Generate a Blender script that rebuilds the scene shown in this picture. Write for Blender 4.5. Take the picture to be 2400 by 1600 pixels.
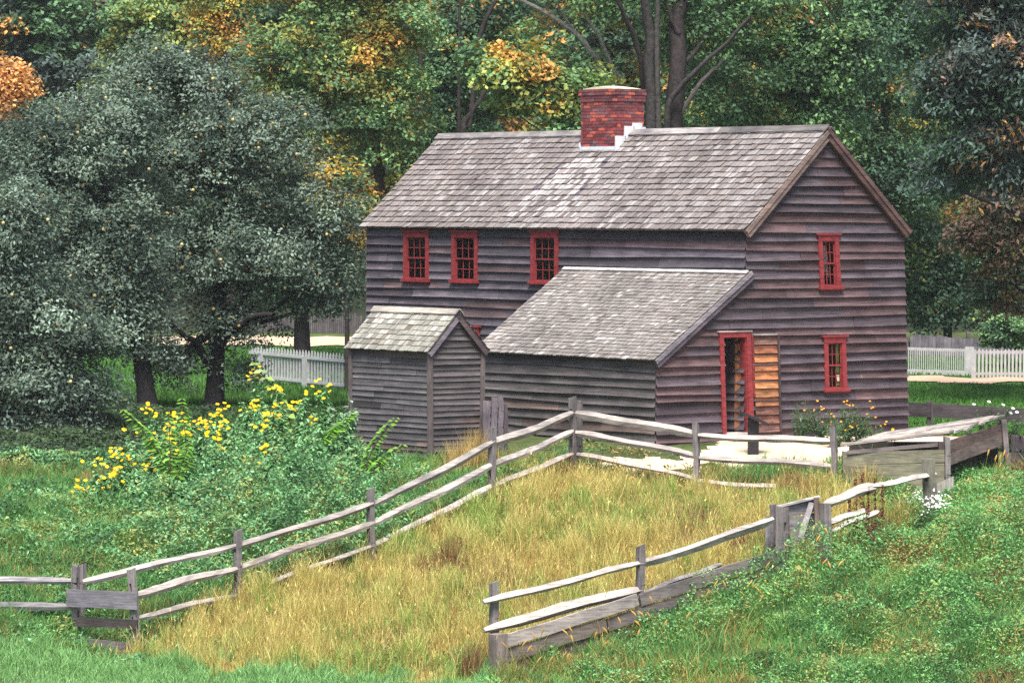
import bpy, math, numpy as np
from mathutils import Matrix
for o in list(bpy.data.objects): bpy.data.objects.remove(o)
S = bpy.context.scene
COL = S.collection
# ---------------------------------------------------------------- camera
F, PITCH, ROLL, CH = 9044.4, .0315, .0055, 4.5957
cd = bpy.data.cameras.new('camera'); cam = bpy.data.objects.new('camera', cd); COL.objects.link(cam)
cd.sensor_width = 36; cd.lens = F/2400*36; cd.clip_start = 1; cd.clip_end = 2000
cam.matrix_world = Matrix.Translation((0, 0, CH)) @ Matrix.Rotation(math.pi/2-PITCH, 4, 'X') @ Matrix.Rotation(ROLL, 4, 'Z')
S.camera = cam
# ---------------------------------------------------------------- sky, sun, exposure
SUN_EL, SUN_AZ = math.radians(62), math.radians(184)      # azimuth measured clockwise from +Y: behind and to the left of the camera
w = bpy.data.worlds.new('World'); S.world = w; w.use_nodes = True
nt = w.node_tree; bg = nt.nodes['Background']
sky = nt.nodes.new('ShaderNodeTexSky'); sky.sky_type = 'NISHITA'; sky.sun_disc = False
sky.sun_elevation = SUN_EL; sky.sun_rotation = SUN_AZ; sky.dust_density = 3.0; sky.air_density = 1.0
nt.links.new(sky.outputs[0], bg.inputs[0]); bg.inputs[1].default_value = .075
sd = bpy.data.lights.new('sun', 'SUN'); sun = bpy.data.objects.new('sun', sd); COL.objects.link(sun)
sd.energy = 2.6; sd.angle = math.radians(26); sd.color = (1, .96, .88)
sun.rotation_euler = (math.pi/2-SUN_EL, 0, math.pi-SUN_AZ)
S.view_settings.view_transform = 'Standard'; S.view_settings.look = 'None'
S.view_settings.exposure = 1.7; S.view_settings.gamma = 1
S.cycles.use_denoising = False; S.cycles.max_bounces = 6; S.cycles.transparent_max_bounces = 12

# ---------------------------------------------------------------- helpers
rng = np.random.default_rng(7)
A = np.array
def ray(px, py):
    px = np.asarray(px, float); py = np.asarray(py, float)
    dx, dy = px-1200, py-800; cr, sr = math.cos(ROLL), math.sin(ROLL)
    X = dx*cr+dy*sr; up = -(-dx*sr+dy*cr)/F
    return np.stack([X/F, math.cos(PITCH)+up*math.sin(PITCH), -math.sin(PITCH)+up*math.cos(PITCH)], -1)
def at(px, py, Y):                       # the point of the place that lies Y metres out in the direction of that pixel
    d = ray(px, py); return A([0, 0, CH])+d*(np.asarray(Y)/d[..., 1])[..., None] if np.ndim(px) else A([0, 0, CH])+d*(Y/d[1])
def project(P):
    x, y, z = P[..., 0], P[..., 1], P[..., 2]-CH
    fw = y*math.cos(PITCH)-z*math.sin(PITCH); up = y*math.sin(PITCH)+z*math.cos(PITCH)
    X = x/fw*F; Yd = -up/fw*F; cr, sr = math.cos(ROLL), math.sin(ROLL)
    return 1200+X*cr-Yd*sr, 800+X*sr+Yd*cr
class Noise:
    def __init__(s, seed, scale, n=14):
        r = np.random.default_rng(seed); d = r.normal(size=(n, 3)); d /= np.linalg.norm(d, axis=1)[:, None]
        s.k = d*(2*math.pi/scale)*np.exp(r.uniform(-.7, .9, n))[:, None]; s.p = r.uniform(0, 6.28, n); s.n = n
    def __call__(s, P):
        return np.sin(np.asarray(P)@s.k.T+s.p).sum(-1)/math.sqrt(s.n/2)
def prop(o, label=None, cat=None, group=None, kind=None):
    for k, v in (('label', label), ('category', cat), ('group', group), ('kind', kind)):
        if v: o[k] = v
    return o
def empty(name, loc, label, cat, group=None, rz=0):
    o = bpy.data.objects.new(name, None); COL.objects.link(o); o.location = loc; o.rotation_euler = (0, 0, rz)
    return prop(o, label, cat, group)
def link(name, me, parent=None, local=False):
    o = bpy.data.objects.new(name, me); COL.objects.link(o)
    if parent is not None:
        o.parent = parent
        if not local: o.matrix_parent_inverse = PINV(parent)
    return o
def PINV(p): return (Matrix.Translation(p.location) @ p.rotation_euler.to_matrix().to_4x4()).inverted()
def raw_mesh(name, V, loops, starts, cols, mat, smooth=False):
    me = bpy.data.meshes.new(name); V = np.ascontiguousarray(V, np.float32)
    me.vertices.add(len(V)); me.vertices.foreach_set('co', V.ravel())
    me.loops.add(len(loops)); me.loops.foreach_set('vertex_index', np.asarray(loops, np.int32))
    me.polygons.add(len(starts)); me.polygons.foreach_set('loop_start', np.asarray(starts, np.int32))
    if cols is not None:
        a = me.color_attributes.new('Col', 'FLOAT_COLOR', 'POINT')
        c = np.ones((len(V), 4), np.float32); c[:, :3] = cols; a.data.foreach_set('color', c.ravel())
    me.materials.append(mat); me.update(calc_edges=True); me.validate()
    me.polygons.foreach_set('use_smooth', np.full(len(starts), smooth))
    return me
class MB:                                 # gathers faces (each with its own corners and colour) for one mesh
    def __init__(s): s.v = []; s.f = []; s.c = []
    def face(s, pts, col=(.5, .5, .5)):
        i = len(s.v); s.v.extend([tuple(p) for p in pts]); s.f.append(list(range(i, i+len(pts)))); s.c.extend([tuple(col)]*len(pts))
    def hexa(s, b, t, col=(.5, .5, .5)):  # bottom 4, top 4 corners in the same order (counter-clockwise from above)
        i = len(s.v); s.v.extend([tuple(p) for p in b]+[tuple(p) for p in t]); s.c.extend([tuple(col)]*8)
        s.f += [[i+3, i+2, i+1, i], [i+4, i+5, i+6, i+7]]+[[i+k, i+(k+1) % 4, i+4+(k+1) % 4, i+4+k] for k in range(4)]
    def box(s, lo, hi, col=(.5, .5, .5), fn=None):
        x0, y0, z0 = lo; x1, y1, z1 = hi
        b = [(x0, y0, z0), (x1, y0, z0), (x1, y1, z0), (x0, y1, z0)]; t = [(x0, y0, z1), (x1, y0, z1), (x1, y1, z1), (x0, y1, z1)]
        if fn: b = [fn(*p) for p in b]; t = [fn(*p) for p in t]
        s.hexa(b, t, col)
    def bar(s, p, q, wd, ht, col=(.5, .5, .5), up=(0, 0, 1)):   # a squared board from p to q
        p = A(p, float); q = A(q, float); d = q-p; d /= np.linalg.norm(d); sd_ = np.cross(d, A(up, float)); sd_ /= np.linalg.norm(sd_); u = np.cross(sd_, d)
        c = [sd_*wd/2*a+u*ht/2*b for a, b in ((-1, -1), (1, -1), (1, 1), (-1, 1))]
        s.hexa([p+k for k in c], [q+k for k in c], col)
    def tube(s, P, R, n=7, col=(.5, .5, .5), cap=True, jag=0, r=None, flat=1):
        P = A(P, float); m = len(P); T = np.gradient(P, axis=0); T /= np.linalg.norm(T, axis=1)[:, None]+1e-9
        ref = A([0, 0, 1.]) if abs(T[:, 2]).mean() < .8 else A([1., 0, 0]); i0 = len(s.v)
        ang = np.arange(n)*2*math.pi/n
        jn = (1+jag*(r.normal(size=(m, n))*.4+r.normal(size=(1, n)))) if jag else np.ones((m, n))
        for k in range(m):
            a = np.cross(T[k], ref); a /= np.linalg.norm(a)+1e-9; b = np.cross(a, T[k])
            for j in range(n):
                s.v.append(tuple(P[k]+(a*math.cos(ang[j])+b*math.sin(ang[j])*flat)*R[k]*jn[k, j])); s.c.append(tuple(col))
        for k in range(m-1):
            for j in range(n):
                a0 = i0+k*n+j; b0 = i0+k*n+(j+1) % n; s.f.append([a0, b0, b0+n, a0+n])
        if cap: s.f.append([i0+j for j in range(n)][::-1]); s.f.append([i0+(m-1)*n+j for j in range(n)])
    def mesh(s, name, mat, smooth=False, xf=None):
        V = A(s.v, float)
        if xf is not None: V = xf(V)
        loops = np.concatenate([np.array(f) for f in s.f]); ln = A([len(f) for f in s.f]); st = np.concatenate([[0], np.cumsum(ln)[:-1]])
        return raw_mesh(name, V, loops, st, A(s.c), mat, smooth)
    def build(s, name, mat, parent=None, smooth=False, xf=None, local=True):
        return link(name, s.mesh(name, mat, smooth, xf), parent, local)
def leaf_quads(c, n, ax, ln, wd, fold=.0):    # rhombic leaves: centres, normals, axes
    n = n/(np.linalg.norm(n, axis=1)[:, None]+1e-9); ax = ax-n*(ax*n).sum(1)[:, None]; ax /= np.linalg.norm(ax, axis=1)[:, None]+1e-9
    sd_ = np.cross(n, ax); ln = np.broadcast_to(ln, len(c))[:, None]; wd = np.broadcast_to(wd, len(c))[:, None]
    return np.stack([c-ax*ln*.5, c+sd_*wd*.5-ax*ln*.08+n*wd*fold, c+ax*ln*.5, c-sd_*wd*.5-ax*ln*.08+n*wd*fold], 1)
def quads_mesh(name, Q, cols, mat):
    m = len(Q); return raw_mesh(name, Q.reshape(-1, 3), np.arange(m*4), np.arange(m)*4, np.repeat(cols, 4, 0), mat)
def blades_mesh(name, base, h, lean, wd, cols, mat, tipc=None):    # bent tapering grass blades, 5 corners each
    m = len(base); a = rng.uniform(0, 6.28, m); sd_ = np.stack([np.cos(a), np.sin(a), 0*a], 1)*(wd/2)[:, None]
    up = np.stack([0*a, 0*a, h], 1); mid = base+up*.55+lean*.3; tip = base+up*.97+lean
    V = np.stack([base-sd_, base+sd_, mid+sd_*.8, mid-sd_*.8, tip], 1).reshape(-1, 3)
    i = np.arange(m)*5; loops = np.stack([i, i+1, i+2, i+3, i+3, i+2, i+4], 1).ravel(); st = np.stack([np.arange(m)*7, np.arange(m)*7+4], 1).ravel()
    cc = np.repeat(cols[:, None], 5, 1)
    if tipc is not None: cc[:, 4] = tipc; cc[:, 2:4] = cc[:, 2:4]*.6+tipc[:, None]*.4
    return raw_mesh(name, V, loops, st, cc.reshape(-1, 3), mat)

# ---------------------------------------------------------------- materials
def new_mat(name):
    m = bpy.data.materials.new(name); m.use_nodes = True; return m, m.node_tree, m.node_tree.nodes['Principled BSDF']
def N(nt, t, **kw):
    n = nt.nodes.new(t)
    for k, v in kw.items():
        if k in n.inputs: n.inputs[k].default_value = v
        else: setattr(n, k, v)
    return n
def mix(nt, a, b, fac, mode='MIX'):
    n = nt.nodes.new('ShaderNodeMix'); n.data_type = 'RGBA'; n.blend_type = mode
    for i, v in ((0, fac), (6, a), (7, b)):
        if hasattr(v, 'links'): nt.links.new(v, n.inputs[i])
        else: n.inputs[i].default_value = v if i == 0 else (*v, 1)
    return n.outputs[2]
def ramp(nt, fac, *stops):
    r = nt.nodes.new('ShaderNodeValToRGB'); nt.links.new(fac, r.inputs[0])
    while len(r.color_ramp.elements) < len(stops): r.color_ramp.elements.new(.5)
    for e, (p, c) in zip(r.color_ramp.elements, stops): e.position = p; e.color = (*c, 1) if len(c) == 3 else c
    return r.outputs[0]
def noise(nt, scale, mapping=(1, 1, 1), detail=5, rough=.6, src='Object'):
    tc = nt.nodes.new('ShaderNodeTexCoord'); mp = nt.nodes.new('ShaderNodeMapping'); mp.inputs['Scale'].default_value = mapping
    nt.links.new(tc.outputs[src], mp.inputs[0]); n = N(nt, 'ShaderNodeTexNoise', Scale=scale, Detail=detail, Roughness=rough)
    nt.links.new(mp.outputs[0], n.inputs['Vector']); return n.outputs['Fac']
def attr_col(nt):
    a = nt.nodes.new('ShaderNodeAttribute'); a.attribute_name = 'Col'; return a.outputs['Color']
def bump(nt, p, h, strength, dist=.01):
    b = N(nt, 'ShaderNodeBump', Strength=strength, Distance=dist); nt.links.new(h, b.inputs['Height']); nt.links.new(b.outputs[0], p.inputs['Normal'])
def wood_mat(name, mapping, streak=.5, blot=.35, rough=.85, patch=None):
    m, nt, p = new_mat(name); c = attr_col(nt)
    g = noise(nt, 1.0, mapping, 6, .7); c = mix(nt, c, ramp(nt, g, (.28, (1-streak,)*3), (.72, (1+streak*.55,)*3)), 1.0, 'MULTIPLY')
    b = noise(nt, 1.3, (1, 1, 2.2), 4, .65); c = mix(nt, c, ramp(nt, b, (.3, (1-blot, 1-blot, 1-blot*.9)), (.7, (1+blot*.5, 1+blot*.45, 1+blot*.45))), 1.0, 'MULTIPLY')
    nt.links.new(c, p.inputs['Base Color']); p.inputs['Roughness'].default_value = rough; p.inputs['Specular IOR Level'].default_value = .25
    bump(nt, p, g, .5, .008); return m
M_CLAP = wood_mat('weathered_clapboard', (1.3, 1.3, 30), .62, .45)
M_WOODH = wood_mat('weathered_rail', (2.6, 2.6, 38), .6, .5)
M_WOODV = wood_mat('weathered_post', (36, 36, 2.6), .6, .45)
M_SHING = wood_mat('weathered_shingle', (26, 26, 9), .28, .22)
def foliage_mat(name, trans=.3):
    m, nt, p = new_mat(name); c = attr_col(nt); nt.links.new(c, p.inputs['Base Color']); p.inputs['Roughness'].default_value = .6
    p.inputs['Specular IOR Level'].default_value = .18
    t = nt.nodes.new('ShaderNodeBsdfTranslucent'); nt.links.new(mix(nt, c, (1.0, 1.05, .7), 1, 'MULTIPLY'), t.inputs[0])
    mx = nt.nodes.new('ShaderNodeMixShader'); mx.inputs[0].default_value = trans; out = nt.nodes['Material Output']
    nt.links.new(p.outputs[0], mx.inputs[1]); nt.links.new(t.outputs[0], mx.inputs[2]); nt.links.new(mx.outputs[0], out.inputs[0]); return m
M_LEAF = foliage_mat('leaves'); M_GRASS = foliage_mat('grass_blades', .35)
def plain(name, col, rough=.6, var=.25, scale=8, mapping=(1, 1, 1), spec=.3, metal=0, bmp=.2):
    m, nt, p = new_mat(name); g = noise(nt, scale, mapping)
    c = mix(nt, col, ramp(nt, g, (.3, (1-var,)*3), (.7, (1+var*.6,)*3)), 1, 'MULTIPLY'); nt.links.new(c, p.inputs['Base Color'])
    p.inputs['Roughness'].default_value = rough; p.inputs['Specular IOR Level'].default_value = spec; p.inputs['Metallic'].default_value = metal
    if bmp: bump(nt, p, g, bmp, .01)
    return m
M_RED = plain('red_paint', (.225, .030, .034), .6, .4, 6, (1, 1, 3))
M_WHITE = plain('white_paint', (.36, .36, .36), .6, .2, 6)
M_LEAD = plain('lead_flashing', (.60, .63, .68), .5, .2, 7, spec=.5)
M_DARKIRON = plain('dark_painted_metal', (.02, .018, .022), .5, .2)
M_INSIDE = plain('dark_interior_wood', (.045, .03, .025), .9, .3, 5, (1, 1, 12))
M_CLOTH = plain('white_curtain_cloth', (.75, .75, .74), .9, .1, 5)
M_MORTAR = plain('mortar', (.42, .38, .33), .9, .25, 12)
M_PETALY = foliage_mat('petals', .25)
def vcol_mat(name, rough=.85, var=.3, scale=30, bmp=.4):
    m, nt, p = new_mat(name); g = noise(nt, scale); c = mix(nt, attr_col(nt), ramp(nt, g, (.3, (1-var,)*3), (.7, (1+var*.7,)*3)), 1, 'MULTIPLY')
    nt.links.new(c, p.inputs['Base Color']); p.inputs['Roughness'].default_value = rough; p.inputs['Specular IOR Level'].default_value = .2
    bump(nt, p, g, bmp, .02); return m
M_BRICK = vcol_mat('brick', .85, .35, 25, .5)
M_BARK = vcol_mat('bark', .9, .5, 9, .8)
M_GROUND = vcol_mat('ground', .95, .45, 5, .8)
M_GRAVEL = vcol_mat('gravel', .95, .22, 14, .6)
m, nt, p = new_mat('window_glass'); nt.nodes.remove(p)
tb = nt.nodes.new('ShaderNodeBsdfTransparent'); tb.inputs[0].default_value = (.85, .88, .87, 1); gb = N(nt, 'ShaderNodeBsdfGlossy', Roughness=.03)
fr = N(nt, 'ShaderNodeFresnel', IOR=1.45); mx = nt.nodes.new('ShaderNodeMixShader')
nt.links.new(fr.outputs[0], mx.inputs[0]); nt.links.new(tb.outputs[0], mx.inputs[1]); nt.links.new(gb.outputs[0], mx.inputs[2]); nt.links.new(mx.outputs[0], nt.nodes['Material Output'].inputs[0])
M_GLASS = m

# ---------------------------------------------------------------- terrain
def gz_px(px, py, Y): p = at(px, py, Y); return (p[0], p[1], p[2])
POSTA = {  # fence running up the hill: top pixel, foot pixel, distance
 'P1': ((178, 1320), (178, 1500), 68.9), 'P1b': ((308, 1333), (322, 1540), 68.3), 'P2': ((557, 1242), (558, 1420), 70.4),
 'P3': ((868, 1145), (870, 1320), 72.1), 'P4': ((1153, 1001), (1153, 1176), 74.0), 'P5': ((1342, 929), (1343, 1118), 76.5),
 'P6': ((1631, 990), (1634, 1160), 75.5), 'P7': ((1953, 999), (1957, 1146), 74.5)}
POSTB = {'Q1': ((1157, 1364), (1160, 1582), 67.0), 'Q2': ((1501, 1278), (1502, 1474), 68.6), 'Q3': ((1832, 1187), (1834, 1345), 70.2),
 'Q3b': ((1934, 1178), (1936, 1322), 70.7), 'Q4': ((2176, 1075), (2180, 1234), 72.8)}
CP = [gz_px(*v[1], v[2]) for v in list(POSTA.values())+list(POSTB.values())]
CP += [gz_px(*q) for q in [(0, 1600, 65), (1200, 1610, 66), (2400, 1600, 66), (600, 1600, 65.5), (1800, 1600, 66), (2350, 1300, 70.5), (2300, 1165, 74), (2400, 1180, 74),
       (100, 1200, 74.5), (100, 1330, 70.8), (0, 1500, 67.5), (2217, 1165, 74.5), (1985, 1135, 74.6), (60, 1075, 80), (500, 1090, 80.5), (760, 1085, 80.3)]]
CP += [(4.9, 81.1, 0), (3, 79.4, -.06), (8.5, 84, -.08), (-3.5, 91.5, -.05), (0, 82, -.08), (5.7, 79.4, -.06), (10, 88, -.25), (6, 95, -.2), (-1.7, 78, -.42), (-3.4, 80.3, -.34), (-.6, 79.2, -.33),
       (14, 92, -.3), (14, 110, .25), (8, 110, .25), (-4.5, 108, -.2), (-8, 112.5, -.1), (-7, 96, -.1), (-14, 95, -.1), (-14, 112, 0), (-7, 124, .75), (0, 124, .75), (14, 124, .9), (-16, 124, .7),
       (7.3, 77.2, -.25), (10, 80, -.3), (-9.5, 84, -.05), (24, 90, 0), (-24, 90, -.2), (24, 70, -1.8), (-24, 70, -2.2), (22, 112, .3), (-26, 124, .6), (26, 124, .9)]
for X in (-22, -8, 8, 22): CP += [(X, 58, -4.0), (X, 48, -3.7), (X, 30, -1.4), (X, 12, 1.2), (X, -4, 2.7)]
CP = A(CP, float)
def _U(r2): return np.where(r2 > 1e-9, r2*np.log(r2+1e-12), 0)
_n = len(CP); _K = _U(((CP[:, None, :2]-CP[None, :, :2])**2).sum(-1))+np.eye(_n)*1.5
_P = np.c_[np.ones(_n), CP[:, :2]]; _Aa = np.block([[_K, _P], [_P.T, np.zeros((3, 3))]])
_w = np.linalg.solve(_Aa, np.r_[CP[:, 2], 0, 0, 0]); NB = Noise(3, 2.5)
def gz(X, Y, rough=True):
    X = np.asarray(X, float); Y = np.asarray(Y, float); sh = X.shape; x = np.clip(X.ravel(), -40, 40); y = np.clip(Y.ravel(), -6, 126)
    out = np.empty(len(x))
    for i in range(0, len(x), 20000):
        a = slice(i, i+20000); out[a] = _U((x[a, None]-CP[:, 0])**2+(y[a, None]-CP[:, 1])**2)@_w[:_n]+_w[_n]+_w[_n+1]*x[a]+_w[_n+2]*y[a]
    yy = np.maximum(Y.ravel()-126, 0); out += yy*.06+np.maximum(yy-14, 0)**1.6*.05
    if rough: out += .02*NB(np.c_[x, y, 0*x])
    return out.reshape(sh)
def g1(x, y): return float(gz(A([x]), A([y]))[0])
def ground_at(px, py):                    # where that line of sight meets the ground
    d = ray(px, py); Y = np.arange(60, 135, .1); P = A([0, 0, CH])+d*(Y/d[1])[:, None]; g = gz(P[:, 0], P[:, 1])
    k = np.argmax(P[:, 2] < g); return A([P[k, 0], P[k, 1], g[k]])
def inpoly(x, y, poly):
    r = np.zeros(np.shape(x), bool); n = len(poly)
    for i in range(n):
        (x0, y0), (x1, y1) = poly[i], poly[(i+1) % n]
        c = ((y0 > y) != (y1 > y)) & (x < (x1-x0)*(y-y0)/(y1-y0+1e-12)+x0); r ^= c
    return r
def foot(k): d = POSTA.get(k) or POSTB[k]; return at(*d[1], d[2])
PEN = [tuple(foot(k)[:2]) for k in ('P1', 'P1b', 'P2', 'P3', 'P4', 'P5', 'P6', 'P7')]+[(6.1, 74.3)]+[tuple(foot(k)[:2]) for k in ('Q4', 'Q3b', 'Q3', 'Q2', 'Q1')]+[(-1.5, 66.3), (-5, 67.0)]
GRAV = [tuple(ground_at(*q)[:2]) for q in ((1300, 1094), (1420, 1084), (1560, 1074), (1650, 1062), (1676, 1040), (1740, 1026), (1850, 1024), (2120, 1016), (2250, 1030), (2250, 1080), (2000, 1092), (1900, 1098), (1800, 1103), (1640, 1103), (1480, 1110), (1330, 1104))]
NZ1 = Noise(11, 3.0); NZ2 = Noise(12, .9); NZ3 = Noise(13, 6.0)
xs = np.unique(np.r_[np.linspace(-220, -20, 24), np.arange(-20, 20, .4), np.linspace(20, 220, 24)])
ys = np.unique(np.r_[np.linspace(-30, 60, 30), np.arange(60, 90, .35), np.arange(90, 128, .7), np.linspace(128, 330, 60)])
GX, GY = np.meshgrid(xs, ys); GZ = gz(GX, GY); V = np.stack([GX, GY, GZ], -1).reshape(-1, 3)
def ground_col(V):
    x, y = V[:, 0], V[:, 1]; P3 = np.c_[x, y, 0*x]; n1 = NZ1(P3)[:, None]; c = np.tile(A([.055, .075, .022]), (len(V), 1))
    pen = inpoly(x, y, PEN); c[pen] = A([.16, .11, .035])
    lawn = (y > 86) & (y < 121) & (x > 7); c[lawn] = A([.035, .10, .014])
    lawn2 = (y > 108) & (y < 122) & (x < 4); c[lawn2] = A([.04, .105, .022])
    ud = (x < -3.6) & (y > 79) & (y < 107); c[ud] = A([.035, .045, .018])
    mud = (x > 7.5) & (y > 84.5) & (y < 88.5); c[mud] = A([.16, .085, .05])
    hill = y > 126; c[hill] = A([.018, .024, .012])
    return c*(1+.22*n1)
nx, ny = len(xs), len(ys); i = (np.arange(ny-1)[:, None]*nx+np.arange(nx-1)[None]).ravel()
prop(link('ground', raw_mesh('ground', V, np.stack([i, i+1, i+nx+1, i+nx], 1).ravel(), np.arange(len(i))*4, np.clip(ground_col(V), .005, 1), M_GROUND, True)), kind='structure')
def sheet(name, poly, step, lift, col, mat, edge=.25):
    P = A(poly); xs = np.arange(P[:, 0].min(), P[:, 0].max()+step, step); ys = np.arange(P[:, 1].min(), P[:, 1].max()+step, step)
    X, Y = np.meshgrid(xs, ys); jit = edge*NZ2(np.c_[X.ravel()*1.0, Y.ravel(), 0*X.ravel()]).reshape(X.shape)
    ok = inpoly(X+jit*.6, Y+jit, poly); nx = len(xs); q = ok[:-1, :-1] & ok[1:, :-1] & ok[:-1, 1:] & ok[1:, 1:]
    jj, ii = np.nonzero(q); a = jj*nx+ii; V = np.stack([X, Y, gz(X, Y)+lift], -1).reshape(-1, 3)
    c = A(col)*(1+.08*NZ1(V)+.05*NZ2(V*3))[:, None]
    return prop(link(name, raw_mesh(name, V, np.stack([a, a+1, a+nx+1, a+nx], 1).ravel(), np.arange(len(a))*4, c, mat, True)), kind='structure')
sheet('gravel_yard', GRAV, .05, .03, (.62, .47, .33), M_GRAVEL)
PATH1 = [(-40, 121.0), (-9, 121.3), (3, 121), (3, 124), (-9, 125), (-40, 125)]
sheet('gravel_path', PATH1, .5, .03, (.55, .42, .30), M_GRAVEL, .15)
PATH2 = [(7, 106.8), (30, 105.5), (30, 108.4), (7, 109.6)]
sheet('garden_path', PATH2, .4, .03, (.42, .29, .21), M_GRAVEL, .15)

# ---------------------------------------------------------------- farmhouse
HO = A([4.9111, 81.1035, 0]); HA = .6744; HL, HD, HP, LT = 13.3888, 4.6, 2.47, 5.9
EH, RH, ZT, ZB = 4.5133, 6.5697, 3.50, 1.80
RZ = HA-math.pi/2
def house_warp(V):                       # the old frame leans forward a little towards its back corner
    V = V.copy(); t = np.clip(V[:, 1], 0, None)/HD; V[:, 1] += t*(.16-.046*V[:, 2]); return V
house = empty('farmhouse', HO, 'old two storey wooden farmhouse of grey weathered clapboards with a shingled lean-to', 'house', rz=RZ)
def sag(r, amp, L):
    k = r.uniform(.3, 1.5, 5); p = r.uniform(0, 6.28, 5); a = r.normal(size=5)/k
    return lambda s: amp*sum(a[i]*np.sin(k[i]*s+p[i]) for i in range(5))
def clapboards(mb, frame, z0, z1, lo, hi, ops, exp, seed, colf, depth=.045, wav=.006, blen=(2.2, 4.5)):
    r = np.random.default_rng(seed); prof = [(0, 1.0), (.10, .80), (.26, .50), (.52, .26), (1.0, .08)]; nrow = int(math.ceil((z1-z0)/exp)); cur = sag(r, wav, 1); prev = cur
    for k in range(nrow):
        zb = z0+k*exp; zt = min(zb+exp, z1); lowc = prev; nxt = sag(r, wav, 1); mixf = lambda s, t, a=lowc, b=nxt: a(s)*(1-t)+b(s)*t
        prev = nxt
        S0, S1 = lo(zb), hi(zb); 
        if S1-S0 < .05: break
        joints = []; s = S0+r.uniform(.5, 3)
        while s < S1-.4: joints.append(s); s += r.uniform(*blen)
        bc = [colf(r, k/nrow, zb) for _ in range(len(joints)+1)]; boff = [r.normal()*.003 for _ in bc]; dp = depth*r.uniform(.75, 1.25)
        zc = sorted(set([zb+exp*t for t, _ in prof]+[z for o in ops for z in (o[2], o[3]) if zb < z < zb+exp])); zc = [z for z in zc if z <= zt+1e-6]
        if abs(zc[-1]-zt) > 1e-4: zc.append(zt)
        pn = lambda z: float(np.interp((z-zb)/exp, [a for a, _ in prof], [b for _, b in prof]))*dp
        for za, zz in zip(zc[:-1], zc[1:]):
            if zz-za < 1e-4: continue
            l0, l1, h0, h1 = lo(za), lo(zz), hi(za), hi(zz)
            cuts = set(joints)|set(np.arange(math.floor(S0), S1+1, .5)); act = [o for o in ops if o[2] <= (za+zz)/2 <= o[3]]
            for o in act: cuts |= {o[0], o[1]}
            L0, H0 = max(l0, l1), min(h0, h1); cs = [None]+sorted(c for c in cuts if L0+.01 < c < H0-.01)+[None]
            for a, b in zip(cs[:-1], cs[1:]):
                a0, a1 = (l0, l1) if a is None else (a, a); b0, b1 = (h0, h1) if b is None else (b, b)
                mid = (a0+b0)/2
                if any(o[0] <= mid <= o[1] for o in act): continue
                bi = int(np.searchsorted(joints, mid)); n0, n1 = pn(za)+boff[bi], pn(zz)+boff[bi]
                t0, t1 = (za-zb)/exp, (zz-zb)/exp; e = .003 if a in joints else 0
                mb.face([frame(a0+e, za+mixf(a0, t0), n0), frame(b0, za+mixf(b0, t0), n0), frame(b1, zz+mixf(b1, t1), n1), frame(a1+e, zz+mixf(a1, t1), n1)], bc[bi])
                if abs(za-zb) < 1e-6:
                    mb.face([frame(a0, za+mixf(a0, 0), -.01), frame(b0, za+mixf(b0, 0), -.01), frame(b0, za+mixf(b0, 0), n0), frame(a0, za+mixf(a0, 0), n0)], bc[bi])
def c_grey(base, var=.22, warm=.25, top=None):
    def f(r, t, z):
        c = A(base)*(1+var*r.normal()); c = np.clip(c, .02, .9)
        if r.random() < warm: c = c*A([1.18, .95, .85])
        if top is not None and t > top[0]: c = c*.35+A(top[1])*.65
        return c
    return f
fr_front = lambda s, z, n: (s, -n, z)
fr_lean = lambda s, z, n: (s, -HP-n, z)
fr_gable = lambda s, z, n: (n, s, z)
fr_back = lambda s, z, n: (-s, HD+n, z)
fr_left = lambda s, z, n: (-HL-n, -s, z)
WF = [(-11.92, -10.90, 3.14, 4.34), (-10.08, -9.06, 3.14, 4.34), (-7.18, -6.16, 3.16, 4.36), (-9.95, -8.98, .98, 2.17)]
WG = [(2.03, 2.69, 3.15, 4.34), (2.16, 2.85, .96, 2.16)]
DOOR = (-.66, .14, .12, 2.27)
WBK = [(1.1, 2.2, .95, 2.2), (1.3, 1.75, 3.1, 4.35)]     # openings of the back wall, seen through the gable windows
ins = lambda o, e=.05: (o[0]+e, o[1]-e, o[2]+e, o[3]-e)
mb = MB(); clapboards(mb, fr_front, 0, EH, lambda z: -HL, lambda z: 0, [ins(o) for o in WF], .2, 1, c_grey((.098, .084, .100), top=(.955, (.15, .075, .055))))
mb.build('wall', M_CLAP, house, xf=house_warp)
mb = MB(); clapboards(mb, fr_lean, 0, ZB, lambda z: -LT, lambda z: 0, [], .185, 2, c_grey((.102, .092, .090), .12, .1))
mb.build('wall', M_CLAP, house, xf=house_warp)
def glo(z):
    if z < ZB: return -HP-.034
    if z < ZT: return -HP*(ZT-z)/(ZT-ZB)-.03
    return -.034 if z < EH else (z-EH)/(RH-EH)*HD/2
ghi = lambda z: HD+.034 if z < EH else HD-(z-EH)/(RH-EH)*HD/2
mb = MB(); clapboards(mb, fr_gable, 0.0, RH-.03, glo, ghi, [ins(o) for o in WG]+[(DOOR[0]+.05, DOOR[1]-.05, 0, DOOR[3]-.05)], .1985, 3, c_grey((.088, .069, .081), .16, .4, top=(.955, (.28, .13, .07))), .058)
mb.build('wall', M_CLAP, house, xf=house_warp)
mb = MB(); clapboards(mb, fr_back, 0, EH, lambda z: 0, lambda z: HL, WBK, .2, 4, c_grey((.15, .13, .15)))
clapboards(mb, fr_left, 0, EH, lambda z: -HD, lambda z: 0, [], .2, 5, c_grey((.15, .13, .15)))
clapboards(mb, fr_left, EH, RH, lambda z: -HD+(z-EH)/(RH-EH)*HD/2, lambda z: -(z-EH)/(RH-EH)*HD/2, [], .2, 6, c_grey((.15, .13, .15)))
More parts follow.
